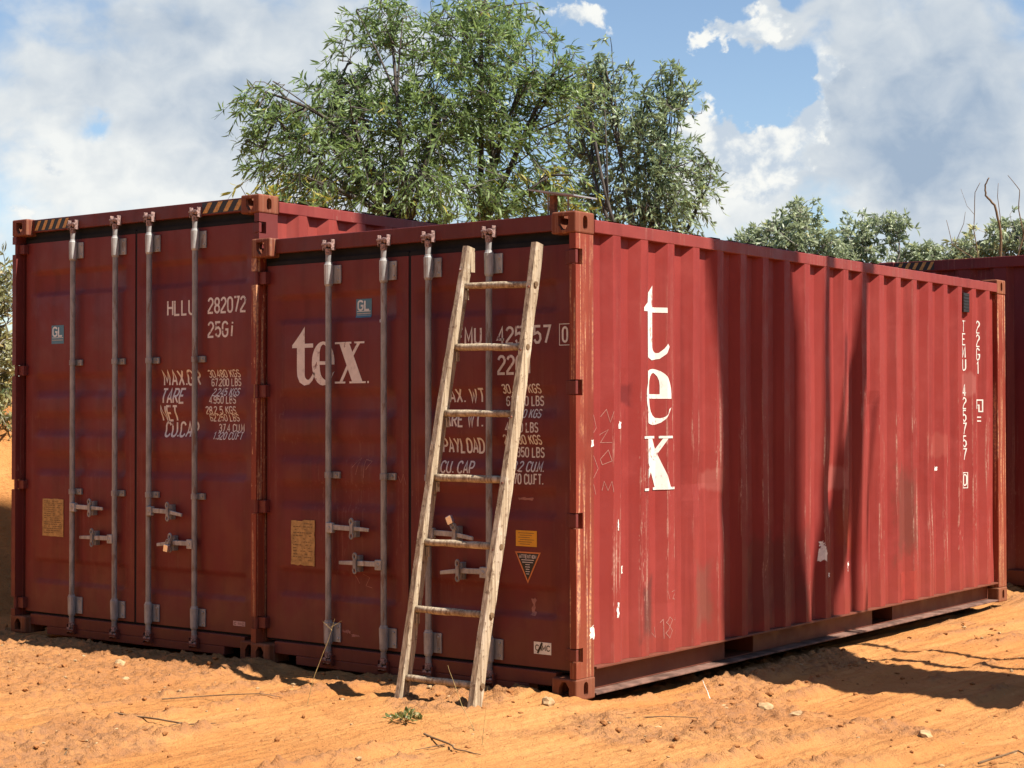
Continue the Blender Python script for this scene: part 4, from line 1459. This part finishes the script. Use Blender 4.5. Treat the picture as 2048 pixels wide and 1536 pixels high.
# ------------------------------------------------------------------ trees
def leaves_mesh(P, Dn, Ln, Wd, tint, curl=0.18, seed=0):
    """lance leaves: base points P, directions Dn, lengths Ln, widths Wd"""
    r_ = np.random.default_rng(seed)
    k = len(P)
    Dn = Dn / np.linalg.norm(Dn, axis=1, keepdims=True)
    rnd = r_.normal(size=(k, 3))
    S_ = np.cross(Dn, rnd)
    S_ /= np.linalg.norm(S_, axis=1, keepdims=True) + 1e-9
    Nn = np.cross(S_, Dn)
    L3 = Ln[:, None]
    W3 = Wd[:, None]
    cu = curl * L3
    v = np.stack([P,
                  P + Dn * L3 * .35 + S_ * W3 * .5 + Nn * cu * .10, P + Dn * L3 * .35 - S_ * W3 * .5 + Nn * cu * .10,
                  P + Dn * L3 * .72 + S_ * W3 * .36 - Nn * cu * .25, P + Dn * L3 * .72 - S_ * W3 * .36 - Nn * cu * .25,
                  P + Dn * L3 - Nn * cu * .95], 1)
    V = v.reshape(-1, 3)
    b0 = np.arange(k)[:, None] * 6
    T = np.concatenate([b0 + np.array([0, 2, 1]), b0 + np.array([1, 2, 4]), b0 + np.array([1, 4, 3]), b0 + np.array([3, 4, 5])], 1).reshape(-1, 3)
    return V, T, np.repeat(tint, 6)


def tree(name, base, fork_z, lobes, twigs, per, leaf_len, leaf_w, droop, leafm, barkm, r0, seed, yellow_lobes=(), label='', lean=(0, 0), stems=1, twig_len=0.38, depth=0.8, group=None, cat='tree', twig_r=0.006):
    r_ = np.random.default_rng(seed)
    root = empty(name, base)
    base = np.array(base, float)
    C_ = np.array([np.array(c) for c, _, _ in lobes])
    RX = np.array([a for _, a, _ in lobes])
    RZ = np.array([b_ for _, _, b_ in lobes])
    vol = RX * RX * RZ
    mb = MB()
    nodes = []                                   # points of the wood, for twigs to hang on
    cen = C_.mean(0)
    forks = []
    for s_ in range(stems):
        off = np.array([r_.normal() * .25, r_.normal() * .25, 0]) * (stems > 1)
        f = np.array([base[0] + lean[0], base[1] + lean[1], fork_z]) + off * 2
        pts = [base + off * .3 + (f - base - off * .3) * t + np.array([.06 * math.sin(4 * t + s_), .06 * math.cos(3 * t + s_), 0]) for t in np.linspace(0, 1, 9)]
        pts[0][2] -= .4
        mb.tube([q - base for q in pts], list(np.linspace(r0, r0 * .62, 9) / (1 + .35 * (stems - 1))), 9)
        forks.append((pts[-1], r0 * .62 / (1 + .35 * (stems - 1))))
        nodes += [tuple(q) for q in pts[5:]]
    trunk = mb.obj('trunk', barkm, root, smooth=True)
    mb = MB()
    for i in range(len(lobes)):
        f, fr = forks[int(np.argmin([np.linalg.norm((q[0] - C_[i])[:2]) for q in forks]))]
        tgt = C_[i] + np.array([0, 0, RZ[i] * .35])
        bend = r_.normal(size=3) * .10 * np.linalg.norm(tgt - f)
        pts = []
        for t in np.linspace(0, 1, 9):
            q = f + (tgt - f) * t + bend * math.sin(math.pi * t) + np.array([0, 0, .08 * math.sin(math.pi * t)])
            pts.append(q)
        mb.tube([q - base for q in pts], list(np.linspace(fr * .62, .012, 9)), 7)
        nodes += [tuple(q) for q in pts[2:]]
        for _ in range(5):
            k = r_.integers(3, 9)
            dirv = r_.normal(size=3)
            dirv /= np.linalg.norm(dirv)
            tg = C_[i] + dirv * np.array([RX[i], RX[i] * depth, RZ[i]]) * .8
            p1 = pts[k]
            bd = r_.normal(size=3) * .07
            sub = [p1 + (tg - p1) * t + bd * math.sin(math.pi * t) for t in np.linspace(0, 1, 6)]
            mb.tube([q - base for q in sub], list(np.linspace(.016, .005, 6)), 5)
            nodes += [tuple(q) for q in sub[1:]]
    nodes = np.array(nodes)
    # twigs spread through the crown's volume, thinner at the heart
    which = r_.choice(len(lobes), size=twigs, p=(vol ** .72) / (vol ** .72).sum())
    dirv = r_.normal(size=(twigs, 3))
    dirv /= np.linalg.norm(dirv, axis=1, keepdims=True)
    rad = r_.random(twigs) ** (1 / 2.1)
    rad *= 1 + .16 * r_.normal(size=twigs) * (rad > .8)
    Pt = C_[which] + dirv * rad[:, None] * np.stack([RX[which], RX[which] * depth, RZ[which]], -1)
    out = (Pt - (cen - np.array([0, 0, .6])))
    out /= np.linalg.norm(out, axis=1, keepdims=True)
    LP, LD, LL, LW, LT = [], [], [], [], []
    tw = MB()
    for i in range(twigs):
        p_ = Pt[i]
        dv = out[i] * .8 + r_.normal(size=3) * .55
        dv[2] += .1
        dv /= np.linalg.norm(dv)
        ln = twig_len * r_.uniform(.55, 1.25)
        a = p_ - dv * ln * .5
        j = np.argmin(((nodes - a) ** 2).sum(1))
        if r_.random() < .35:
            tw.tube([nodes[j] - base, (nodes[j] + a) / 2 - base + r_.normal(size=3) * .03, a - base], [twig_r * 1.3, twig_r, twig_r * .7], 3, caps=False)
        pts = [a + dv * ln * t + np.array([0, 0, -droop * ln * t * t]) for t in (0, .5, 1)]
        tw.tube([q - base for q in pts], [twig_r * .8, twig_r * .6, twig_r * .3], 3, caps=False)
        tv = r_.random() * .55
        ye = which[i] in yellow_lobes and r_.random() < .55
        k = max(4, int(per * r_.uniform(.6, 1.3)))
        t = r_.random(k) ** .8
        q = a + dv * ln * t[:, None] + np.stack([0 * t, 0 * t, -droop * ln * t * t], -1)
        sd = r_.normal(size=(k, 3)) * .5
        dl_ = dv * .75 + sd
        dl_[:, 2] -= droop * (.35 + .75 * r_.random(k))
        LP.append(q)
        LD.append(dl_)
        LL.append(leaf_len * r_.uniform(.6, 1.3, k))
        LW.append(leaf_w * r_.uniform(.7, 1.25, k))
        lt = np.clip(tv + r_.random(k) * .45, 0, .9)
        if ye:
            lt = np.where(r_.random(k) < .75, .98, lt)
        else:
            lt = np.where(r_.random(k) < .012, .98, lt)
        LT.append(lt)
    LP = np.concatenate(LP) - base
    V_, T_, tt = leaves_mesh(LP, np.concatenate(LD), np.concatenate(LL), np.concatenate(LW), np.concatenate(LT), .25, seed + 1)
    crown = link('crown', np_mesh('crown', V_, T_, False, {'tint': tt}), leafm, root)
    mb.obj('branch', barkm, root, smooth=True)
    tw.obj('twig', barkm, crown)['kind'] = 'stuff'
    tag(root, label, cat, group)
    return root


def on(x, y):
    return (x, y, gz(x, y))


tree('tree', on(-7.05, 7.25), 3.55,
     [((-7.67, 6.68, 4.68), 1.12, 0.84), ((-8.45, 6.18, 4.58), 0.55, 0.73), ((-6.76, 7.47, 5.45), 1.06, 0.80), ((-6.45, 8.08, 4.91), 0.78, 0.95), ((-7.85, 5.96, 3.92), 0.73, 0.45), ((-6.91, 6.95, 3.98), 1.12, 0.50), ((-6.36, 7.78, 3.96), 0.73, 0.39),
      ((-7.60, 7.15, 5.95), 0.61, 0.42), ((-6.81, 7.81, 6.11), 0.78, 0.40), ((-6.03, 8.27, 5.29), 0.45, 0.61), ((-8.40, 5.98, 4.95), 0.36, 0.38), ((-8.00, 6.88, 5.30), 0.61, 0.56), ((-5.72, 7.67, 4.01), 0.39, 0.30), ((-7.02, 7.25, 4.75), 0.85, 0.75)],
     1500, 15, 0.125, 0.0225, 0.7, M['leaf_main'], M['bark'], 0.17, 21, yellow_lobes=(12, 4), label='large leafy green tree with drooping narrow leaves behind the two containers', stems=3, twig_len=0.42, group='trees behind the containers')
tree('tree', on(-7.35, 12.05), 3.3,
     [((-7.29, 12.01, 5.48), 0.68, 0.74), ((-6.98, 12.20, 5.98), 0.30, 0.44), ((-7.74, 11.71, 6.10), 0.32, 0.44), ((-7.10, 12.11, 4.73), 0.74, 0.70), ((-8.15, 12.0, 5.25), 0.62, 0.85), ((-6.80, 12.58, 4.75), 0.30, 0.45), ((-7.25, 12.00, 4.15), 0.80, 0.45), ((-8.14, 11.92, 4.32), 0.54, 0.54), ((-7.97, 11.60, 5.85), 0.42, 0.50)],
     900, 14, 0.11, 0.027, 0.65, M['leaf_right'], M['bark'], 0.12, 33, yellow_lobes=(), label='slender grey green tree right of the large tree, against white cloud', stems=2, twig_len=0.36, group='trees behind the containers')
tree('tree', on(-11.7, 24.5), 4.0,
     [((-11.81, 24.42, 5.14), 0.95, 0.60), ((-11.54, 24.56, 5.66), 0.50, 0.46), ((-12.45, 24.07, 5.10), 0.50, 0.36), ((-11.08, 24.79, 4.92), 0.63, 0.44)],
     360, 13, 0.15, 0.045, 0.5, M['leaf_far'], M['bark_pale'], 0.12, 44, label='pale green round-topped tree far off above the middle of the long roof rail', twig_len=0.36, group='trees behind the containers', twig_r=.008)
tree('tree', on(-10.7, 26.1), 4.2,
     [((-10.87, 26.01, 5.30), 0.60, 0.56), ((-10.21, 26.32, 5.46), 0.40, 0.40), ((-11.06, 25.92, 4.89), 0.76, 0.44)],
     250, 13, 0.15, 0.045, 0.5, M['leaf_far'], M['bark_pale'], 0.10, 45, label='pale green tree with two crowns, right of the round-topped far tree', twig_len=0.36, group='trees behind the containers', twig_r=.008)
tree('shrub', on(-10.05, 27.45), 4.3,
     [((-10.20, 27.43, 4.98), 0.56, 0.30), ((-9.80, 27.57, 4.86), 0.36, 0.30)],
     120, 13, 0.15, 0.045, 0.5, M['leaf_far'], M['bark_pale'], 0.07, 46, label='low pale shrub top just above the far end of the roof rail', twig_len=0.34, cat='shrub', twig_r=.008)
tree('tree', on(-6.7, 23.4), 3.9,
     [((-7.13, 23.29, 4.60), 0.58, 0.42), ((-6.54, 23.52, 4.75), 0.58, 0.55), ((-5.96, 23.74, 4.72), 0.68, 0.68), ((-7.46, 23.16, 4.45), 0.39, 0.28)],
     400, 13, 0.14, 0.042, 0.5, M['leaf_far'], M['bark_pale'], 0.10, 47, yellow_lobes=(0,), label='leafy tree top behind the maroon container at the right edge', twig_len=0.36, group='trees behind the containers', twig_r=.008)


def bare(name, label, base, stems, barkm, cat='tree', group=None, smooth=True):
    root = empty(name, base)
    b0 = Vector(base)
    for i, (pts, r0, r1) in enumerate(stems):
        mb = MB()
        k = len(pts)
        fine_pts, rad = [], []
        for a in range(k - 1):
            for s_ in range(4):
                t = s_ / 4
                q = Vector(pts[a]).lerp(Vector(pts[a + 1]), t) + Vector((random.uniform(-1, 1), random.uniform(-1, 1), 0)) * r0 * .25
                fine_pts.append(q - b0)
                rad.append(r0 + (r1 - r0) * (a + t) / (k - 1))
        fine_pts.append(Vector(pts[-1]) - b0)
        rad.append(r1)
        mb.tube(fine_pts, rad, 9)
        mb.obj('trunk' if i == 0 else 'branch', barkm, root, smooth=smooth)
    return tag(root, label, cat, group)


bz = gz(-5.7, 20.6)
bare('bare_tree', 'dead tree with crooked bare branches rising at the right edge of the sky', (-5.7, 20.6, bz),
     [([(-5.7, 20.6, bz - .3), (-5.71, 20.63, 3.0), (-5.70, 20.63, 4.11), (-5.69, 20.64, 4.62), (-5.78, 20.6, 5.05), (-5.92, 20.55, 5.22), (-5.93, 20.55, 5.40), (-5.86, 20.56, 5.52)], 0.0325, 0.0099),
      ([(-5.69, 20.64, 4.75), (-5.74, 20.62, 5.2), (-5.72, 20.61, 5.42)], 0.0072, 0.0036),
      ([(-5.71, 20.63, 3.2), (-6.0, 20.5, 4.0), (-6.1, 20.47, 4.64), (-6.08, 20.48, 5.28), (-6.0, 20.51, 5.44)], 0.0114, 0.0045),
      ([(-6.02, 20.5, 4.1), (-6.43, 20.34, 4.39), (-6.52, 20.3, 4.82)], 0.0091, 0.0040), ([(-6.40, 20.35, 4.38), (-6.25, 20.4, 4.75), (-6.22, 20.4, 4.95)], 0.0065, 0.0032),
      ([(-5.71, 20.63, 3.1), (-5.50, 20.7, 3.9), (-5.34, 20.77, 4.53), (-5.42, 20.74, 4.95), (-5.40, 20.75, 5.29), (-5.58, 20.68, 5.55)], 0.0163, 0.0045),
      ([(-5.36, 20.76, 4.5), (-5.2, 20.8, 4.9), (-5.1, 20.85, 5.4)], 0.0097, 0.0036), ([(-6.09, 20.47, 4.9), (-6.2, 20.42, 5.05), (-6.30, 20.4, 5.35)], 0.0039, 0.0023)],
     M['twig'], group='dead trees')

# a big dead tree and two saplings stand off to the right of the view; their shadows lie on the long wall
tx, ty = 4.6, 2.80
tz = gz(tx, ty)
bare('bare_tree', 'tall thick dead tree trunk standing beyond the right edge, its shadow across the long wall', (tx, ty, tz),
     [([(tx, ty, tz - .4), (tx, ty, 4), (tx, ty + .02, 8), (tx, ty + .02, 12.0), (tx, ty, 15.5)], .56, .50),
      ([(tx, ty + .30, 5.9), (tx, ty + .80, 6.35), (tx, ty + 1.15, 7.2), (tx + .05, ty + 1.42, 8.4), (tx + .1, ty + 1.75, 10.2)], .24, .06),
      ([(tx, ty + .72, 6.3), (tx, ty + .95, 7.6), (tx, ty + .98, 9.4)], .08, .03)],
     M['bark'], group='dead trees')
for i, (sx_, sy_, r_, ln) in enumerate(((3.3, 3.30, .055, .10), (3.6, 3.80, .05, .14))):
    z_ = gz(sx_, sy_)
    bare('sapling', ('thin bare sapling nearest the thick dead trunk beyond the right edge', 'thin bare sapling farther from the thick dead trunk beyond the right edge')[i], (sx_, sy_, z_),
         [([(sx_, sy_, z_ - .2), (sx_, sy_ + ln * .4, 2.5), (sx_, sy_ + ln * 1.2, 5.0), (sx_, sy_ + ln * 2.0, 8.0)], r_, r_ * .6),
          ([(sx_, sy_ + ln * 1.1, 4.6), (sx_, sy_ + ln + .25, 5.6), (sx_, sy_ + ln + .35, 6.6)], r_ * .5, r_ * .2)], M['bark'], cat='tree', group='saplings')

# scrub on the earth bank at the left edge
tree('shrub', on(-7.25, 1.45), 1.75, [((-7.00, 1.41, 2.60), 0.26, 0.38), ((-7.00, 1.45, 2.10), 0.26, 0.42), ((-7.05, 1.40, 1.68), 0.30, 0.28), ((-7.45, 1.40, 2.30), 0.36, 0.60)],
     360, 13, 0.085, 0.022, 0.5, M['leaf_dry'], M['bark_pale'], 0.04, 61, yellow_lobes=(1,), label='dry yellowing scrub on the earth bank at the left edge', stems=3, twig_len=0.30, cat='shrub', twig_r=.005)
tree('shrub', on(-8.2, 1.5), 1.9, [((-7.85, 1.40, 2.42), 0.40, 0.66), ((-8.27, 1.37, 2.09), 0.44, 0.66), ((-8.6, 1.8, 2.5), 0.5, .6)],
     300, 13, 0.09, 0.024, 0.5, M['leaf_dry'], M['bark_pale'], 0.04, 62, label='second scrub bush farther back on the earth bank', stems=3, twig_len=0.32, cat='shrub', twig_r=.005)


# ------------------------------------------------------------------ litter on the earth
def rock_mesh(name, r, seed, sub=2):
    bm = bmesh.new()
    bmesh.ops.create_icosphere(bm, subdivisions=sub, radius=1)
    q = random.Random(seed)
    sc = (q.uniform(.8, 1.3), q.uniform(.7, 1.1), q.uniform(.45, .75))
    for v_ in bm.verts:
        f = 1 + .22 * q.uniform(-1, 1)
        v_.co = Vector((v_.co.x * sc[0], v_.co.y * sc[1], v_.co.z * sc[2])) * r * f
    me = bpy.data.meshes.new(name)
    bm.to_mesh(me)
    bm.free()
    return me


for i, (x, y, r_, lb) in enumerate(((-.016, -.236, .045, 'pale stone just left of the near bottom corner of the tex container'), (.697, .764, .060, 'pale flat stone on the sunny earth below the long shadow'), (1.02, .52, .045, 'pale stone in front of the flat stone by the long shadow'),
                                    (1.805, .31, .045, 'pale stone at the lower right of the yard'), (-2.974, -.563, .05, 'pale stone at the shadow edge before the taller container'), (-2.466, -.95, .035, 'small pale stone in the stony patch at the left'))):
    o = link('stone', rock_mesh('stone', r_, 200 + i), M['stone'])
    o.location = (x, y, gz(x, y) + r_ * .12)
    o.rotation_euler = (0, 0, i * 1.3)
    tag(o, lb, 'stone', 'stones on the earth')

# loose grit and clods, uncountable
q = np.random.default_rng(5)
ico_v, ico_f = [], []
bm = bmesh.new()
bmesh.ops.create_icosphere(bm, subdivisions=1, radius=1)
bm.verts.ensure_lookup_table()
iv = np.array([v_.co[:] for v_ in bm.verts])
bm.verts.index_update()
fi = np.array([[v_.index for v_ in f.verts] for f in bm.faces])
bm.free()


def scatter(name, k, lo, hi, mat, seed, label, power=2.2):
    q = np.random.default_rng(seed)
    x = q.uniform(-5.4, 3.4, k * 6)
    y = q.uniform(-3.2, 5.5, k * 6)
    keep = ~((x > -5.0) & (x < .05) & (y > -.05)) & ((y - (-2.84)) > (x + 1.03) * .55 - 1.6)
    h, rg, _ = ground_h(x, y)
    keep &= q.random(k * 6) < (.25 + .75 * rg)
    x, y, h = x[keep][:k], y[keep][:k], h[keep][:k]
    k = len(x)
    s_ = lo + (hi - lo) * q.random(k) ** power * 1.0
    s_ = lo + (hi - lo) * (q.random(k) ** (power * 1.6))
    rot = q.uniform(0, 6.28, k)
    jv = iv[None] * (1 + .25 * q.uniform(-1, 1, (k, len(iv), 1))) * s_[:, None, None] * np.stack([q.uniform(.8, 1.4, k), q.uniform(.7, 1.1, k), q.uniform(.45, .8, k)], -1)[:, None]
    c_, s2 = np.cos(rot)[:, None], np.sin(rot)[:, None]
    xr, yr = jv[..., 0] * c_ - jv[..., 1] * s2, jv[..., 0] * s2 + jv[..., 1] * c_
    V_ = np.stack([xr + x[:, None], yr + y[:, None], jv[..., 2] + (h + s_ * .15)[:, None]], -1).reshape(-1, 3)
    F_ = (fi[None] + (np.arange(k) * len(iv))[:, None, None]).reshape(-1, 3)
    o = link(name, np_mesh(name, V_, F_, False), mat)
    o['kind'] = 'stuff'
    o['label'] = label
    o['category'] = 'gravel'


scatter('gravel', 2400, .003, .020, M['clod'], 71, 'loose orange earth clods strewn over the yard')
scatter('gravel', 700, .003, .016, M['stone'], 72, 'pale grit and small stones strewn over the yard')


def twig(name, pts, r_, label, mat, group, cat='twig', kids=()):
    p3 = [Vector((x, y, gz(x, y) + z)) for x, y, z in pts]
    root = empty(name, p3[0])
    mb = MB()
    fine_, rad = [], []
    for a in range(len(p3) - 1):
        for s_ in range(3):
            fine_.append(p3[a].lerp(p3[a + 1], s_ / 3) - p3[0] + Vector((random.uniform(-1, 1), random.uniform(-1, 1), random.uniform(0, 1))) * r_ * .8)
            rad.append(r_ * (1 - .6 * (a + s_ / 3) / (len(p3) - 1)))
    fine_.append(p3[-1] - p3[0])
    rad.append(r_ * .35)
    mb.tube(fine_, rad, 6)
    mb.obj('stem', mat, root)
    for kp in kids:
        MB().tube([Vector((x, y, gz(x, y) + z)) - p3[0] for x, y, z in kp], [r_ * .6, r_ * .3], 5).obj('branch', mat, root)
    return tag(root, label, cat, group)


twig('twig', [(-1.62, -1.72, .012), (-1.40, -1.70, .02), (-1.20, -1.66, .012), (-1.13, -1.71, .01), (-1.02, -1.60, .008)], .006, 'long dry twig lying on the earth at the lower left', M['twig'], 'twigs on the earth', kids=[[(-1.2, -1.66, .014), (-1.17, -1.76, .01)]])
twig('twig', [(-1.25, -2.36, .010), (-1.06, -2.45, .012), (-.95, -2.60, .008)], .006, 'dry twig near the lower left corner', M['twig'], 'twigs on the earth')
twig('twig', [(-1.75, -1.30, .010), (-1.62, -1.12, .018), (-1.35, -.98, .012), (-1.30, -.86, .008)], .004, 'thin straight twig left of the weeds, pointing to the containers', M['twig'], 'twigs on the earth')
twig('twig', [(-.02, -1.22, .012), (.18, -1.28, .016), (.34, -1.40, .012), (.45, -1.38, .008)], .006, 'dry twig below the green weed', M['twig'], 'twigs on the earth', kids=[[(.16, -1.28, .014), (.10, -1.42, .01)]])
twig('twig', [(.40, -.35, .01), (.62, -.15, .016), (.80, -.02, .012)], .004, 'thin twig on the packed earth before the near corner', M['twig'], 'twigs on the earth')
twig('twig', [(2.28, -.22, .012), (2.40, -.05, .05), (2.47, -.12, .02)], .006, 'crooked twig at the lower right corner', M['twig'], 'twigs on the earth')
twig('grass_stalk', [(-1.08, -.90, .0), (-1.06, -.87, .15), (-1.01, -.82, .32), (-.98, -.80, .43)], .002, 'thin upright dry grass stalk before the left doors of the tex container', M['stalk'], 'grass stalks', 'grass stalk', kids=[[(-1.0, -.81, .39), (-.95, -.78, .42)], [(-.99, -.81, .37), (-1.03, -.84, .43)]])
twig('grass_stalk', [(.10, -.98, .0), (-.02, -.93, .10), (-.10, -.90, .20), (-.15, -.88, .27)], .0018, 'thin leaning grass stalk rising from the green weed', M['stalk'], 'grass stalks', 'grass stalk')
twig('grass_stalk', [(.30, -1.18, .0), (.30, -1.16, .12), (.30, -1.14, .26)], .0018, 'thin upright grass stalk below the right foot of the ladder', M['stalk'], 'grass stalks', 'grass stalk')
twig('grass_stalk', [(.355, .775, .0), (.325, .79, .055), (.29, .80, .12)], .0032, 'pale dry stalk standing by the bottom rail of the long wall', M['scrap'], 'grass stalks', 'grass stalk')

# green weed in front of the ladder
wx, wy = -.30, -1.02
wd = empty('weed', (wx, wy, gz(wx, wy)))
tag(wd, 'small green weed growing in the earth in front of the ladder', 'weed')
q = np.random.default_rng(17)
P_, D_, L_, W_, T_ = [], [], [], [], []
mb = MB()
for i in range(9):
    an = q.uniform(0, 6.28)
    rch = q.uniform(.05, .15)
    dx, dy = math.cos(an) * rch * .9 + math.cos(.65) * .02, math.sin(an) * rch * .7
    tip = np.array([dx, dy, q.uniform(.01, .04)])
    mb.tube([(0, 0, 0), tuple(tip * .5 + np.array([0, 0, .02])), tuple(tip)], [.003, .0025, .0015], 5)
    for j in range(6):
        t = .35 + .65 * j / 5
        P_.append(tip * t + np.array([0, 0, .02 * math.sin(3.1 * t)]))
        D_.append(tip / np.linalg.norm(tip) * .7 + q.normal(size=3) * .6 + np.array([0, 0, .3]))
        L_.append(q.uniform(.022, .045))
        W_.append(q.uniform(.012, .022))
        T_.append(q.choice([.1, .3, .5, .7, .98], p=[.25, .25, .2, .15, .15]))
V_, F_, tt = leaves_mesh(np.array(P_), np.array(D_), np.array(L_), np.array(W_), np.array(T_), .3, 3)
mb.obj('stem', M['stalk'], wd)
link('foliage', np_mesh('foliage', V_, F_, False, {'tint': tt}), M['leaf_weed'], wd)
